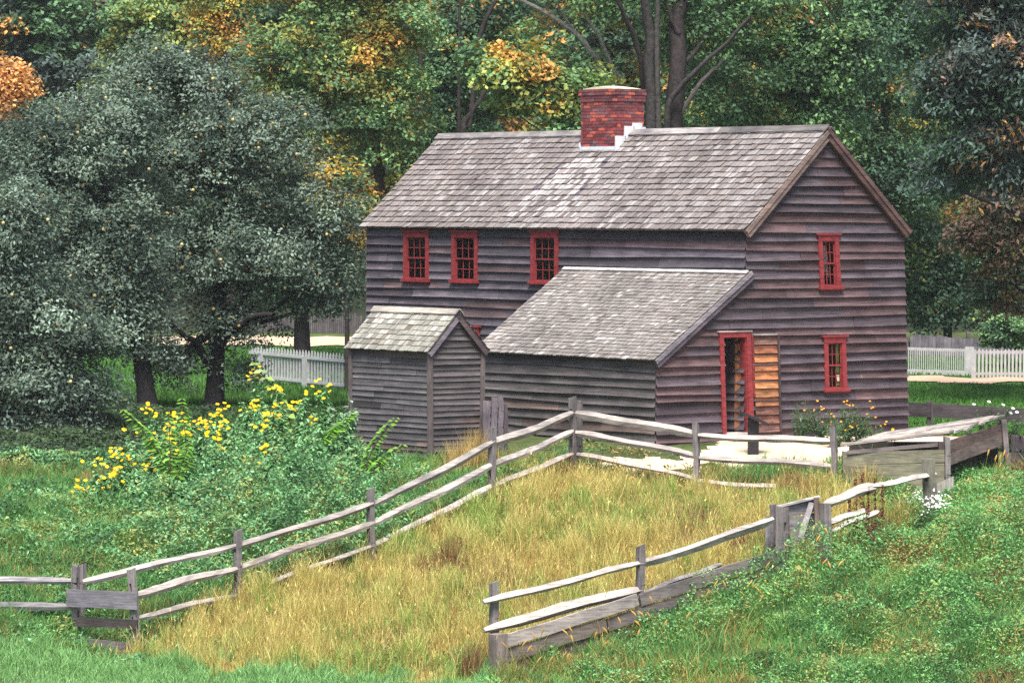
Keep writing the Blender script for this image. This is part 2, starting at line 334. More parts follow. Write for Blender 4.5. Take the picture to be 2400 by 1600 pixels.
mb.box((-LT-.02, -HP, 0), (-LT, 0, ZB), (.15, .14, .15)); mb.face([(-LT-.01, -HP, ZB), (-LT-.01, 0, ZB), (-LT-.01, 0, ZT)], (.15, .14, .15))
mb.build('wall', M_CLAP, house, xf=house_warp)
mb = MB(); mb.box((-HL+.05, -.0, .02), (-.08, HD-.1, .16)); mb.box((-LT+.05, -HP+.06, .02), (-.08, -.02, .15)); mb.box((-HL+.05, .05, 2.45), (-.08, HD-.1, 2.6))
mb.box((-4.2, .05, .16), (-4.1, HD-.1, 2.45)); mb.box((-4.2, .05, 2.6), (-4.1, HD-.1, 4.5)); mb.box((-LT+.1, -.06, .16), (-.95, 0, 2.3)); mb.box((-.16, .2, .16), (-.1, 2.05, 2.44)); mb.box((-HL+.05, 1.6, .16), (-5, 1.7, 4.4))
mb.build('light_block_walls', M_INSIDE, house, xf=house_warp)  # floors and partitions added to block light inside the house
mb = MB(); mb.box((-LT, -HP+.02, -.5), (-.02, HD-.05, .0), (.17, .15, .14)); mb.box((-HL+.02, .02, -.5), (-LT-.02, HD-.05, 0), (.17, .15, .14)); mb.build('foundation', M_WOODH, house, xf=house_warp)

def shingles(mb, frame, s0, s1, T, exp, wr, seed, colf, lift=.036, ends=0):
    r = np.random.default_rng(seed); k = 0; t = -.03
    while t < T-.02:
        tt = min(t+exp*1.5, T+.02); s = s0+r.uniform(-.01, .01); te = r.normal()*.004
        while s < s1-.02:
            w_ = r.uniform(*wr); e = min(s+w_, s1+r.uniform(-.01, .012)); j = te+r.normal()*.006+.012*math.sin(s*.7+k)*.3; n0 = lift*r.uniform(.75, 1.3); n1 = n0-lift*1.35
            g = min(.004, w_*.04); c = colf(r, (s+e)/2, t)
            a, b, c_, d = frame(s+g, t+j, n0), frame(e-g, t+j, n0), frame(e-g, tt, n1*.2), frame(s+g, tt, n1*.2)
            mb.face([a, b, c_, d], c); mb.face([frame(s+g, t+j, -.01), frame(e-g, t+j, -.01), b, a], A(c)*.9)
            s = e
        t += exp*r.uniform(.96, 1.04); k += 1
def slope_frame(y_e, z_e, y_r, z_r):
    L = math.hypot(y_r-y_e, z_r-z_e); dy, dz = (y_r-y_e)/L, (z_r-z_e)/L; ny, nz = (-dz, dy) if dy > 0 else (dz, -dy)
    if nz < 0: ny, nz = -ny, -nz
    return (lambda s, t, n: (s, y_e+dy*t+ny*n, z_e+dz*t+nz*n)), L
NS = Noise(21, 1.6); NS2 = Noise(22, 4)
def c_sh(base, bright, pb, streak=None):
    def f(r, s, t):
        c = A(base)*(1+.13*r.normal())*(1+.07*float(NS2([s, t, 0.])))
        if r.random() < pb*(1+.8*float(NS([s, t*1.5, 0.]))): c = A(bright)*(1+.1*r.normal())
        if r.random() < .06: c = c*A([.72, .66, .62])
        if streak: c = streak(c, s, t, r)
        return np.clip(c, .03, .8)
    return f
SL = math.hypot(HD/2, RH-EH)
def lead_wash(c, s, t, r):               # pale wash on the shingles under the chimney's lead, and dark moss lines at its sides
    d = SL-t; x = s+7.0
    if .75 < d < 2.9:
        c2 = x-(d-.75)*.28*(-.3)
        if abs(c2) < .62+.30*(d-.75)+.1*r.normal() and r.random() < .95-.27*(d-.7): c = c*.45+A([.46, .44, .43])*.55
    if .75 < d < 2.1 and min(abs(x+.78+.26*(d-.7)), abs(x-.62-.02*(d-.7))) < .07 and r.random() < .8: c = A([.10, .085, .10])
    return c
ffm, LM = slope_frame(-.14, EH-.125+.03, HD/2, RH+.03)
mb = MB(); shingles(mb, ffm, -HL-.12, .15, LM, .185, (.08, .18), 31, c_sh((.185, .162, .155), (.26, .242, .235), .2, lead_wash))
bfm, LB = slope_frame(HD+.14, EH-.125+.03, HD/2, RH+.03)
shingles(mb, bfm, -HL-.12, .15, LB, .4, (.3, .6), 32, c_sh((.2, .18, .17), (.4, .38, .37), .1))
for fm, T in ((ffm, LM), (bfm, LB)):
    q = [fm(s, t, n) for n in (-.05, -.012) for s, t in ((-HL-.11, -.01), (.14, -.01), (.14, T), (-HL-.11, T))]; mb.hexa(q[:4], q[4:], (.10, .085, .085))
roof = mb.build('roof', M_SHING, house, xf=house_warp)
mb = MB()
for a, b, c in ((-HL-.13, -9.6, .22), (-9.59, -7.64, .24), (-6.31, -3.3, .30), (-3.29, .16, .13)):
    mb.hexa([ffm(a, LM-.16, .028), ffm(b, LM-.16, .028), ffm(b, LM+.03, .028), ffm(a, LM+.03, .028)], [ffm(a, LM-.16, .055), ffm(b, LM-.16, .055), ffm(b, LM+.03, .055), ffm(a, LM+.03, .055)], (c, c*.93, c*.9))
    mb.hexa([bfm(a, LM-.16, .028), bfm(b, LM-.16, .028), bfm(b, LM-.03, .028), bfm(a, LM-.03, .028)], [bfm(a, LM-.16, .055), bfm(b, LM-.16, .055), bfm(b, LM-.03, .055), bfm(a, LM-.03, .055)], (c, c*.93, c*.9))
mb.build('ridge_board', M_WOODH, roof, xf=house_warp)
for fm, c in ((ffm, (.20, .145, .125)), (bfm, (.10, .06, .055))):
    mb = MB(); mb.hexa([fm(.06, -.02, -.21), fm(.142, -.02, -.21), fm(.142, LM, -.21), fm(.06, LM, -.21)], [fm(.06, -.02, -.015), fm(.142, -.02, -.015), fm(.142, LM, -.015), fm(.06, LM, -.015)], c)
    mb.hexa([fm(.142, -.02, -.10), fm(.165, -.02, -.10), fm(.165, LM, -.10), fm(.142, LM, -.10)], [fm(.142, -.02, -.012), fm(.165, -.02, -.012), fm(.165, LM, -.012), fm(.142, LM, -.012)], A(c)*1.25)
    mb.build('rake_board', M_WOODH, roof, xf=house_warp)
lfm, LL = slope_frame(-HP-.13, ZB-.09+.03, 0, ZT+.03)
mb = MB(); shingles(mb, lfm, -LT-.1, .12, LL-.02, .118, (.08, .17), 33, c_sh((.20, .182, .17), (.32, .30, .285), .10), .02)
q = [lfm(s, t, n) for n in (-.05, -.012) for s, t in ((-LT-.09, -.01), (.11, -.01), (.11, LL), (-LT-.09, LL))]; mb.hexa(q[:4], q[4:], (.10, .085, .085))
lroof = mb.build('lean_to_roof', M_SHING, house, xf=house_warp)
mb = MB(); mb.hexa([lfm(.05, -.02, -.2), lfm(.115, -.02, -.2), lfm(.115, LL+.05, -.2), lfm(.05, LL+.05, -.2)], [lfm(.05, -.02, -.015), lfm(.115, -.02, -.015), lfm(.115, LL+.05, -.015), lfm(.05, LL+.05, -.015)], (.12, .10, .125))
mb.hexa([lfm(.115, -.02, -.1), lfm(.135, -.02, -.1), lfm(.135, LL+.05, -.1), lfm(.115, LL+.05, -.1)], [lfm(.115, -.02, -.012), lfm(.135, -.02, -.012), lfm(.135, LL+.05, -.012), lfm(.115, LL+.05, -.012)], (.24, .22, .24))
mb.build('rake_board', M_WOODH, lroof, xf=house_warp)
mb = MB(); mb.hexa([lfm(-LT-.08, LL-.1, .02), lfm(.1, LL-.1, .02), lfm(.1, LL, .02), lfm(-LT-.08, LL, .02)], [lfm(-LT-.08, LL-.1, .045), lfm(.1, LL-.1, .045), lfm(.1, LL, .045), lfm(-LT-.08, LL, .045)], (.55, .52, .50))
mb.build('head_flashing', M_WOODH, lroof, xf=house_warp)
# chimney of laid bricks
CX0, CX1, CY0, CY1, CZ1 = -7.62, -6.33, 1.78, 2.57, 7.55
mb = MB(); mb.box((CX0+.012, CY0+.012, 5.6), (CX1-.012, CY1-.012, CZ1), (.22, .12, .11)); r = np.random.default_rng(5)
z = 5.75; row = 0; bh, gp = .062, .011
while z < CZ1-.03:
    ex = 0.0; top = CZ1-z
    if top < .31: ex = .022
    if top < .15: ex = .04
    if top < .045: ex = .015
    x0, x1, y0, y1 = CX0-ex, CX1+ex, CY0-ex, CY1+ex
    for fx in ('f', 'r', 'l'):
        s0, s1 = (x0, x1) if fx == 'f' else (y0, y1); s = s0-(.1 if row % 2 else 0)
        while s < s1-.01:
            a, b = max(s, s0), min(s+.2, s1); s += .2+gp
            if b-a < .03: continue
            soot = max(0, 1-top/1.1)*.5
            c = A([.20, .038, .040])*(1+.2*r.normal()); c = c*(1-soot)+A([.11, .07, .085])*soot
            if r.random() < .22: c = A([.16, .075, .085])*(1+.2*r.normal())
            if r.random() < .12: c = A([.42, .10, .07])
            c = np.clip(c, .02, .6); j = r.normal()*.003
            if fx == 'f': mb.box((a, y0+j, z), (b, y0+.08, z+bh), c)
            elif fx == 'r': mb.box((x1-.08, a+.001, z), (x1+j, b-.001, z+bh), c)
            else: mb.box((x0+j, a+.001, z), (x0+.08, b-.001, z+bh), c)
    z += bh+gp; row += 1
chim = mb.build('chimney', M_BRICK, roof)
mb = MB(); n = 12
for a in range(n):
    for b in range(6):
        f = lambda i, j: (CX0-.03+(CX1-CX0+.06)*i/n, CY0-.03+(CY1-CY0+.06)*j/6, CZ1-.005+.10*math.sin(math.pi*i/n)*(.75+.25*math.sin(math.pi*j/6)))
        mb.face([f(a, b), f(a+1, b), f(a+1, b+1), f(a, b+1)])
    mb.face([f(a, 0)[:2]+(CZ1-.03,), f(a+1, 0)[:2]+(CZ1-.03,), f(a+1, 0), f(a, 0)])
mb.build('mortar_cap', plain('lime_mortar', (.62, .52, .36), .9, .15), chim, True)
rz_ = lambda y: EH+(y)/(HD/2)*(RH-EH)+.03+.04
for k, (ya, yb, dz) in enumerate(((1.72, 2.02, .17), (1.98, 2.27, .17), (2.22, 2.5, .22), (2.4, 2.60, .13))):
    mb = MB(); zb_ = rz_(min(ya, 2.3))-.08; mb.hexa([(CX1-.01, ya, zb_), (CX1+.028, ya, zb_), (CX1+.028, yb, rz_(min(yb, 2.3))-.08), (CX1-.01, yb, rz_(min(yb, 2.3))-.08)], [(CX1-.01, ya, rz_(min(yb, 2.3))+dz-.06), (CX1+.028, ya, rz_(min(yb, 2.3))+dz-.06), (CX1+.028, yb, rz_(min(yb, 2.3))+dz-.06), (CX1-.01, yb, rz_(min(yb, 2.3))+dz-.06)])
    f0 = rz_(ya)-.015; mb.hexa([(CX1, ya, f0-.015), (CX1+.11, ya-.02, f0-.015), (CX1+.11, min(yb, 2.3), rz_(min(yb, 2.3))-.03), (CX1, min(yb, 2.3), rz_(min(yb, 2.3))-.03)], [(CX1, ya, f0), (CX1+.11, ya-.02, f0), (CX1+.11, min(yb, 2.3), rz_(min(yb, 2.3))-.015), (CX1, min(yb, 2.3), rz_(min(yb, 2.3))-.015)])
    mb.build('step_flashing', M_LEAD, chim)
mb = MB(); mb.box((CX0-.03, CY0-.03, rz_(CY0)-.1), (CX1+.03, CY0+.01, rz_(CY0)+.09))
mb.hexa([(CX0-.10, CY0-.34, rz_(CY0-.34)-.05), (CX1+.02, CY0-.34, rz_(CY0-.34)-.05), (CX1+.03, CY0, rz_(CY0)-.05), (CX0-.04, CY0, rz_(CY0)-.05)], [(CX0-.10, CY0-.34, rz_(CY0-.34)-.01), (CX1+.02, CY0-.34, rz_(CY0-.34)-.01), (CX1+.03, CY0, rz_(CY0)-.01), (CX0-.04, CY0, rz_(CY0)-.01)])
mb.box((CX0-.035, CY0-.03, rz_(CY0)-.05), (CX0-.0, CY0+.25, rz_(CY0)+.19)); mb.build('apron_flashing', M_LEAD, chim)
# windows
def window(frame, o, tilt=0, ctr=True, curtain=None):
    s0, s1, z0, z1 = o; cm = ((s0+s1)/2, (z0+z1)/2)
    def fr(s, z, n): return frame(s+tilt*(cm[1]-z), z, n)
    def bx(m, a, b, c, d, n0, n1, col=(.5,)*3):
        m.hexa([fr(a, c, n1), fr(b, c, n1), fr(b, c, n0), fr(a, c, n0)], [fr(a, d, n1), fr(b, d, n1), fr(b, d, n0), fr(a, d, n0)], col)
    cw = .115; m = MB(); bx(m, s0+.03, s0+.03+cw, z0+.05, z1-.1, -.06, .062); bx(m, s1-.03-cw, s1-.03, z0+.05, z1-.1, -.06, .062); bx(m, s0+.03, s1-.03, z1-.16, z1-.03, -.06, .066)
    w_ = m.build('window', M_RED, house, xf=house_warp)
    m = MB(); bx(m, s0-.03, s1+.03, z1-.03, z1+.005, -.02, .095); bx(m, s0+.01, s1-.01, z1-.055, z1-.03, -.02, .078); m.build('drip_cap', M_RED, w_, xf=house_warp)
    m = MB(); bx(m, s0-.02, s1+.02, z0, z0+.065, -.05, .105); bx(m, s0+.02, s1-.02, z0-.03, z0, -.02, .06); m.build('sill', M_RED, w_, xf=house_warp)
    a, b, c, d = s0+.03+cw, s1-.03-cw, z0+.065, z1-.16; mid = (c+d)/2
    for lo_, hi_, n in ((c, mid+.012, .0), (mid-.012, d, .024)):
        m = MB(); e = .028; bx(m, a, a+e, lo_, hi_, n-.03, n); bx(m, b-e, b, lo_, hi_, n-.03, n); bx(m, a+e, b-e, lo_, lo_+e*1.2, n-.03, n); bx(m, a+e, b-e, hi_-e, hi_, n-.03, n)
        for k in (1, 2): x = a+e+(b-a-2*e)*k/3; bx(m, x-.0085, x+.0085, lo_+e*1.2, hi_-e, n-.024, n-.003)
        y = (lo_+e*1.2+hi_-e)/2; bx(m, a+e, b-e, y-.0085, y+.0085, n-.0235, n-.0035); m.build('sash', M_RED, w_, xf=house_warp)
        m = MB(); m.face([fr(a+e, lo_+e, n-.015), fr(b-e, lo_+e, n-.015), fr(b-e, hi_-e, n-.015), fr(a+e, hi_-e, n-.015)]); m.build('panes', M_GLASS, w_, xf=house_warp)
    if curtain:
        m = MB()
        for s_a, s_b, za, zb in curtain:
            q = 6
            for k in range(q):
                u0, u1 = s_a+(s_b-s_a)*k/q, s_a+(s_b-s_a)*(k+1)/q; n0, n1 = -.16+.03*math.sin(k*2.2), -.16+.03*math.sin((k+1)*2.2)
                m.face([fr(u0, za+.02*math.sin(k*3), n0), fr(u1, za+.02*math.sin(k*3+3), n1), fr(u1, zb, n1), fr(u0, zb, n0)])
        m.build('curtain', M_CLOTH, w_, xf=house_warp)
window(fr_front, WF[0]); window(fr_front, WF[1], .0); window(fr_front, WF[2]); window(fr_front, WF[3])
window(fr_gable, WG[0], .055, curtain=[(2.20, 2.30, 3.45, 3.98), (2.36, 2.46, 3.50, 4.08), (2.43, 2.50, 3.4, 3.9)]); window(fr_gable, WG[1], .025)
# doorway, open door and threshold
def dfr(s, z, n): return fr_gable(s+(1.2-z)*.052*max(0, 1), z, n)
def dbx(m, a, b, c, d, n0, n1, col=(.5,)*3, fr=dfr):
    m.hexa([fr(a, c, n1), fr(a, c, n0), fr(b, c, n0), fr(b, c, n1)][::-1], [fr(a, d, n1), fr(a, d, n0), fr(b, d, n0), fr(b, d, n1)][::-1], col)
m = MB(); dbx(m, -.73, -.62, .02, 2.27, -.05, .07); dbx(m, .02, .15, .15, 2.27, -.06, .07); dbx(m, -.62, .02, 2.16, 2.27, -.05, .072); dbx(m, -.005, .02, .15, 2.16, -.12, .04)
dfm = m.build('door_frame', M_RED, house)
m = MB(); dbx(m, -.76, .17, 2.27, 2.30, -.02, .09, (.42, .34, .33)); m.build('drip_cap', M_WOODH, dfm, local=True)
m = MB(); dbx(m, -.66, .04, .10, .155, -.25, .12, (.5, .46, .42)); m.build('threshold', M_WOODH, house)
m = MB()
for k in range(4): m.hexa([(-.30, -.03-.0*k, .18+k*.49), (-.30, .0, .18+k*.49), (-.10, .03, .18+k*.49), (-.10, .0, .18+k*.49)], [(-.30, -.03, .66+k*.49), (-.30, .0, .66+k*.49), (-.10, .03, .66+k*.49), (-.10, .0, .66+k*.49)], (.42, .18, .085))
m.build('inner_door', M_WOODV, house)
r = np.random.default_rng(9); m = MB(); zz = .15; k = 0       # the open clapboarded door leaf, less weathered on its inner face
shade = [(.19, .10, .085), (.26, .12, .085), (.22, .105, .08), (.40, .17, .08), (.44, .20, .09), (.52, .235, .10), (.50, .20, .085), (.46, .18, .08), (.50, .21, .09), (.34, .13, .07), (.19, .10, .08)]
dl = lambda s, z, n: fr_gable(s+(1.2-z)*.045, z, n)
while zz < 2.10:
    ht = .185; c = A(shade[min(k, 10)]); e = r.normal(size=4)*.008
    zs = [zz, zz+ht*.18, zz+ht*.45, zz+ht]
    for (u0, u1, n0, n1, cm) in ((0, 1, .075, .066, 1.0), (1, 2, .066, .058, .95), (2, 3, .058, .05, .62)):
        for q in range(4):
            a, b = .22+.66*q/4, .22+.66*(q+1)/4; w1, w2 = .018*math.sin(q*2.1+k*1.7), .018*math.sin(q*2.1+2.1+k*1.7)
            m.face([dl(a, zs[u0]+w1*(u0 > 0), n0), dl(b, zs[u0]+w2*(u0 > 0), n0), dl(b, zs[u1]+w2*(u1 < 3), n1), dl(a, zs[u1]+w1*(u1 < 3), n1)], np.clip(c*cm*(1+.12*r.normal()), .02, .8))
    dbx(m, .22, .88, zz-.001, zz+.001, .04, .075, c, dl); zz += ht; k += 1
dbx(m, .21, .89, 2.19, 2.225, .03, .085, (.33, .29, .28), dl)
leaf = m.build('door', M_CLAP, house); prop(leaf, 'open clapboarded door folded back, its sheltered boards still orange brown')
m = MB(); dbx(m, .88, .925, .16, 2.2, .03, .10, (.075, .05, .05), dl); m.build('edge_board', M_WOODV, leaf)
m = MB(); dbx(m, .165, .19, .9, 2.2, .03, .08, (.5,)*3, dl); m.build('hinge_stile', M_RED, leaf)

# ---------------------------------------------------------------- outhouse
oh = empty('outhouse', at(1006, 1073, 78.), 'small grey clapboarded outhouse with a gabled shingle roof in front of the farmhouse', 'outhouse', rz=RZ)
OL, OW, OE, OR = 2.66, 1.34, 2.24, 2.93
mb = MB(); clapboards(mb, fr_front, .0, OE, lambda z: -OL, lambda z: 0, [], .118, 41, c_grey((.125, .114, .118), .2, .12, top=(.93, (.13, .085, .085))), .022, .004, (.7, 1.8)); mb.build('wall', M_CLAP, oh)
mb = MB(); clapboards(mb, lambda s, z, n: (n, s, z), .0, OR-.03, lambda z: -.0 if z < OE else (z-OE)/(OR-OE)*OW/2, lambda z: OW if z < OE else OW-(z-OE)/(OR-OE)*OW/2, [], .118, 42, c_grey((.108, .094, .096), .2, .2), .03, .005, (.5, 1.4)); mb.build('wall', M_CLAP, oh)
mb = MB(); mb.box((-OL, OW-.02, 0), (0, OW, OE), (.15,)*3); mb.box((-OL, 0, 0), (-OL+.02, OW, OE), (.15,)*3); mb.build('wall', M_CLAP, oh)
for x, y, t in ((0, 0, .03), (0, OW, -.02), (-OL, 0, .0)):
    mb = MB(); mb.box((x-.05 if x < 0 else x-.01, y-.055, -.12), (x+.05, y+.055 if y == 0 else y+.045, OE-.03 if x == 0 else OE-.02), (.13, .108, .105), fn=lambda a, b, c: (a, b+t*(1.1-c)*.5, c)); mb.build('corner_board', M_WOODV, oh)
of_, OLn = slope_frame(-.11, OE-.11*(OR-OE)/(OW/2)+.04, OW/2, OR+.04); ob_, _ = slope_frame(OW+.11, OE-.11*(OR-OE)/(OW/2)+.04, OW/2, OR+.04)
mb = MB(); shingles(mb, of_, -OL-.10, .11, OLn, .145, (.09, .2), 43, c_sh((.235, .228, .195), (.36, .345, .31), .16), .022); shingles(mb, ob_, -OL-.10, .11, OLn, .145, (.2, .4), 44, c_sh((.25, .24, .21), (.4, .4, .4), .1), .022)
for fm in (of_, ob_):
    q = [fm(s, t, n) for n in (-.04, -.012) for s, t in ((-OL-.09, 0), (.10, 0), (.10, OLn), (-OL-.09, OLn))]; mb.hexa(q[:4], q[4:], (.09, .07, .07))
orf = mb.build('roof', M_SHING, oh)
mb = MB()
for fm in (of_, ob_): mb.hexa([fm(-OL-.12, OLn-.13, .02), fm(.12, OLn-.13, .02), fm(.12, OLn+.02, .02), fm(-OL-.12, OLn+.02, .02)], [fm(-OL-.12, OLn-.13, .045), fm(.12, OLn-.13, .045), fm(.12, OLn+.02, .045), fm(-OL-.12, OLn+.02, .045)], (.36, .33, .28))
mb.build('ridge_board', M_WOODH, orf)
for fm, c in ((of_, (.20, .175, .20)), (ob_, (.11, .08, .085))):
    mb = MB(); mb.hexa([fm(.05, -.03, -.14), fm(.10, -.03, -.14), fm(.10, OLn, -.14), fm(.05, OLn, -.14)], [fm(.05, -.03, -.014), fm(.10, -.03, -.014), fm(.10, OLn, -.014), fm(.05, OLn, -.014)], c); mb.build('rake_board', M_WOODH, orf)
mb = MB()
for x, y in ((-2.35, .05), (-1.05, .05), (-2.35, 1.2), (-.1, 1.2), (-.1, .1)): mb.box((x-.07, y-.06, -.6), (x+.07, y+.08, -.0), (.14, .12, .11))
mb.box((-OL, .02, -.10), (0, .1, .0), (.16, .14, .13)); mb.box((-.1, .1, -.10), (0, OW, .0), (.16, .14, .13)); mb.box((-OL, 1.2, -.5), (0, 1.25, 0), (.03,)*3); mb.build('foundation', M_WOODH, oh)  # near-black sheet at the back paints the shade of the crawl gap

# ---------------------------------------------------------------- split rail fences
def wcol(r, b): c = A(b)*(1+.14*r.normal()); return np.clip(c, .03, .8)
def post(parent, top, bot, d, seed, wd=.125, holes=(), col=(.20, .18, .175), sink=.3, name='post', dp=.105):
    r = np.random.default_rng(seed); top = A(top); bot = A(bot); ax = (top-bot)/np.linalg.norm(top-bot); d = A(d, float)-ax*np.dot(A(d, float), ax); d /= np.linalg.norm(d); c = np.cross(ax, d); H = np.linalg.norm(top-bot)
    mb = MB(); col = wcol(r, col)
    def seg(h0, h1, c0, c1, cl, slant=0):
        n = max(1, int((h1-h0)/.3)); hs = np.linspace(h0, h1, n+1)
        for a, b in zip(hs[:-1], hs[1:]):
            J = lambda h: .012*math.sin(h*7+seed)
            B = [bot+ax*a+d*(sx*dp/2+J(a))+c*cc for sx, cc in ((-1, c0), (1, c0), (1, c1), (-1, c1))]; T = [bot+ax*(b+(slant*(1 if sx > 0 else 0)))+d*(sx*dp/2+J(b))+c*cc for sx, cc in ((-1, c0), (1, c0), (1, c1), (-1, c1))]
            mb.hexa(B, T, cl)
    if holes:
        th = wd*.3
        seg(-sink, H, -wd/2, -wd/2+th, col, .03*r.normal()); seg(-sink, H-r.uniform(0, .06), wd/2-th, wd/2, col*.92)
        hs = [-sink]+[v for h in holes for v in (h-.085, h+.085)]+[H-.02]
        for a, b in zip(hs[::2], hs[1::2]): seg(a, b, -wd/2+th, wd/2-th, col*.97)
    else: seg(-sink, H, -wd/2, wd/2, col, .03*r.normal())
    return mb.build(name, M_WOODV, parent, local=False)
def rail(parent, p, q, rad, seed, col=(.46, .43, .42), square=False, name='rail', bow=.03):
    r = np.random.default_rng(seed); p = A(p); q = A(q); n = 15; t = np.linspace(0, 1, n); P = p+(q-p)*t[:, None]
    P[:, 2] += bow*np.sin(math.pi*t)*r.choice([-1, 1])*r.uniform(.2, 1)+.012*np.sin(t*9+seed); R = rad*(1+.10*np.sin(t*5+seed*2))*np.interp(t, [0, .09, .5, .91, 1], [.55, 1, 1.05, 1, .6])
    mb = MB(); mb.tube(P, R, 6 if not square else 4, wcol(r, col), True, .17, r); return mb.build(name, M_WOODH, parent, local=False)
fa = empty('split_rail_fence', at(*POSTA['P5'][1], 76.5), 'grey split rail fence climbing past the outhouse and turning along the gravel yard', 'fence')
dirA = {k: d for k, d in zip(POSTA, [foot('P1b')-foot('P1')]+[foot('P2')-foot('P1b')]*1+[foot('P3')-foot('P1b'), foot('P4')-foot('P2'), foot('P5')-foot('P3'), foot('P5')-foot('P4'), foot('P7')-foot('P5'), foot('P7')-foot('P6')])}
for k, (tp, ft, Y) in POSTA.items():
    H = at(*tp, Y)[2]-at(*ft, Y)[2]; hl = (H*.13, H-.62-.30, H-.33) if H > 1.3 else (H-.85, H-.3)
    post(fa, at(*tp, Y), at(*ft, Y), dirA[k], sum(map(ord, k)), .125, hl)
p5 = at(1357, 936, 76.8); post(fa, p5, at(1358, 1116, 76.8), foot('P7')-foot('P5'), 5, .12, (.25, .85, 1.2)); post(fa, at(192, 1326, 69.4), at(191, 1495, 69.4), foot('P1b')-foot('P1'), 6, .11)
RA = [((193, 1362), 'P1', (557, 1277), 'P2'), ((550, 1279), 'P2', (873, 1180), 'P3'), ((862, 1186), 'P3', (1157, 1035), 'P4'), ((1147, 1040), 'P4', (1345, 966), 'P5'), ((1350, 969), 'P5', (1634, 1017), 'P6'), ((1630, 1021), 'P6', (1958, 1033), 'P7'),
      ((312, 1397), 'P1b', (560, 1331), 'P2'), ((550, 1334), 'P2', (876, 1226), 'P3'), ((864, 1230), 'P3', (1158, 1088), 'P4'), ((1147, 1093), 'P4', (1345, 1010), 'P5'), ((1350, 1015), 'P5', (1634, 1069), 'P6'), ((1630, 1074), 'P6', (1958, 1093), 'P7'),
      ((314, 1450), 'P1b', (560, 1392), 'P2'), ((552, 1396), 'P2', (876, 1278), 'P3'), ((864, 1284), 'P3', (1158, 1138), 'P4'), ((1147, 1143), 'P4', (1345, 1063), 'P5'), ((1352, 1066), 'P5', (1634, 1124), 'P6'), ((1630, 1128), 'P6', (1900, 1146), 'P7')]
YP = {k: v[2] for k, v in list(POSTA.items())+list(POSTB.items())}
for k, (a, ka, b, kb) in enumerate(RA): rail(fa, at(*a, YP[ka]), at(*b, YP[kb]), .072 if k < 12 else .06, 60+k, (.44, .40, .36) if k < 6 else (.42, .38, .34))
for k, (a, b, rr) in enumerate((((-330, 1372), (180, 1360), .06), ((-330, 1432), (176, 1419), .075), ((-330, 1500), (178, 1466), .05))): rail(fa, at(*a, 69.6), at(*b, 68.9), rr, 90+k, (.34, .32, .33))
post(fa, at(-330, 1330, 69.6), at(-330, 1520, 69.6), (1, 0, 0), 8)
for (a, b, hh, c) in (((157, 1400), (322, 1407), .31, (.20, .19, .21)), ((180, 1456), (322, 1462), .16, (.06, .05, .05)), ((168, 1514), (322, 1530), .34, (.16, .14, .14))):
    mb = MB(); mb.bar(at(*a, 68.75), at(*b, 68.15), .04, hh, c); mb.build('board', M_WOODH, fa, local=False)
fb = empty('split_rail_fence', at(*POSTB['Q1'][1], 67.0), 'grey split rail fence with two rails over a plank retaining wall in the weeds', 'fence')
for k in ('Q1', 'Q2'):
    tp, ft, Y = POSTB[k]; H = at(*tp, Y)[2]-at(*ft, Y)[2]; post(fb, at(*tp, Y), at(*ft, Y), foot('Q2')-foot('Q1'), sum(map(ord, k)), .13, (H-.9, H-.3), dp=.12)
RB = [((1132, 1412), 66.8, (1504, 1318), 68.6, .088), ((1496, 1322), 68.6, (1812, 1214), 70.1, .08), ((1134, 1478), 66.8, (1504, 1380), 68.6, .08)]
for k, (a, ya, b, yb, rr) in enumerate(RB): rail(fb, at(*a, ya), at(*b, yb), rr, 120+k, (.44, .395, .35), True)
def planks(parent, a, ya, b, yb, n, hh, col, seed, name='retaining_plank'):
    r = np.random.default_rng(seed); p, q = at(*a, ya), at(*b, yb)
    for k in range(n):
        mb = MB(); dz = -(k+.5)*hh; m = 8; cl = wcol(r, col)
        for u in range(m):
            P, Q = p+(q-p)*u/m, p+(q-p)*(u+1)/m; w0, w1 = .01*math.sin(u*1.7+k), .01*math.sin(u*1.7+1.7+k); mb.bar(P+A([0, 0, dz+w0]), Q+A([0, 0, dz+w1]), .045, hh*.97, cl)
        mb.build(name, M_WOODH, parent, local=False)
planks(fb, (1176, 1490), 66.75, (1494, 1390), 68.35, 1, .22, (.30, .265, .24), 3); planks(fb, (1500, 1392), 68.4, (1835, 1282), 70.0, 1, .22, (.20, .175, .165), 4); planks(fb, (1176, 1524), 66.8, (1420, 1446), 68.0, 1, .24, (.22, .18, .155), 5); planks(fb, (1424, 1450), 68.06, (1835, 1315), 70.05, 1, .22, (.15, .125, .12), 6); planks(fb, (1176, 1560), 66.85, (1560, 1440), 68.8, 1, .24, (.16, .13, .115), 7)
post(fb, at(1168, 1485, 66.7), at(1170, 1600, 66.7), foot('Q2')-foot('Q1'), 31, .26, dp=.24, col=(.22, .185, .165))

rail(fb, at(1500, 1392, 68.9), at(1690, 1322, 69.9), .055, 130, (.40, .37, .36), True)
gt = empty('wooden_gate', at(1870, 1310, 70.4), 'weathered plank gate with a diagonal brace between mortised posts in the weeds', 'gate')
for k in ('Q3', 'Q3b'):
    tp, ft, Y = POSTB[k]; H = at(*tp, Y)[2]-at(*ft, Y)[2]; post(gt, at(*tp, Y), at(*ft, Y), foot('Q3b')-foot('Q3') if k == 'Q3b' else A([.75, -.65, 0]), sum(map(ord, k)), .17, (H-.92, H-.36) if k == 'Q3' else (), dp=.15)
post(gt, at(1803, 1208, 70.5), at(1805, 1330, 70.5), (.6, .8, 0), 77, .05, dp=.19, col=(.20, .19, .21)); post(gt, at(1812, 1182, 70.7), at(1814, 1330, 70.7), (.6, .8, 0), 78, .08, dp=.10)
gb0, gb1 = A([1824, 1190]), A([1916, 1166])
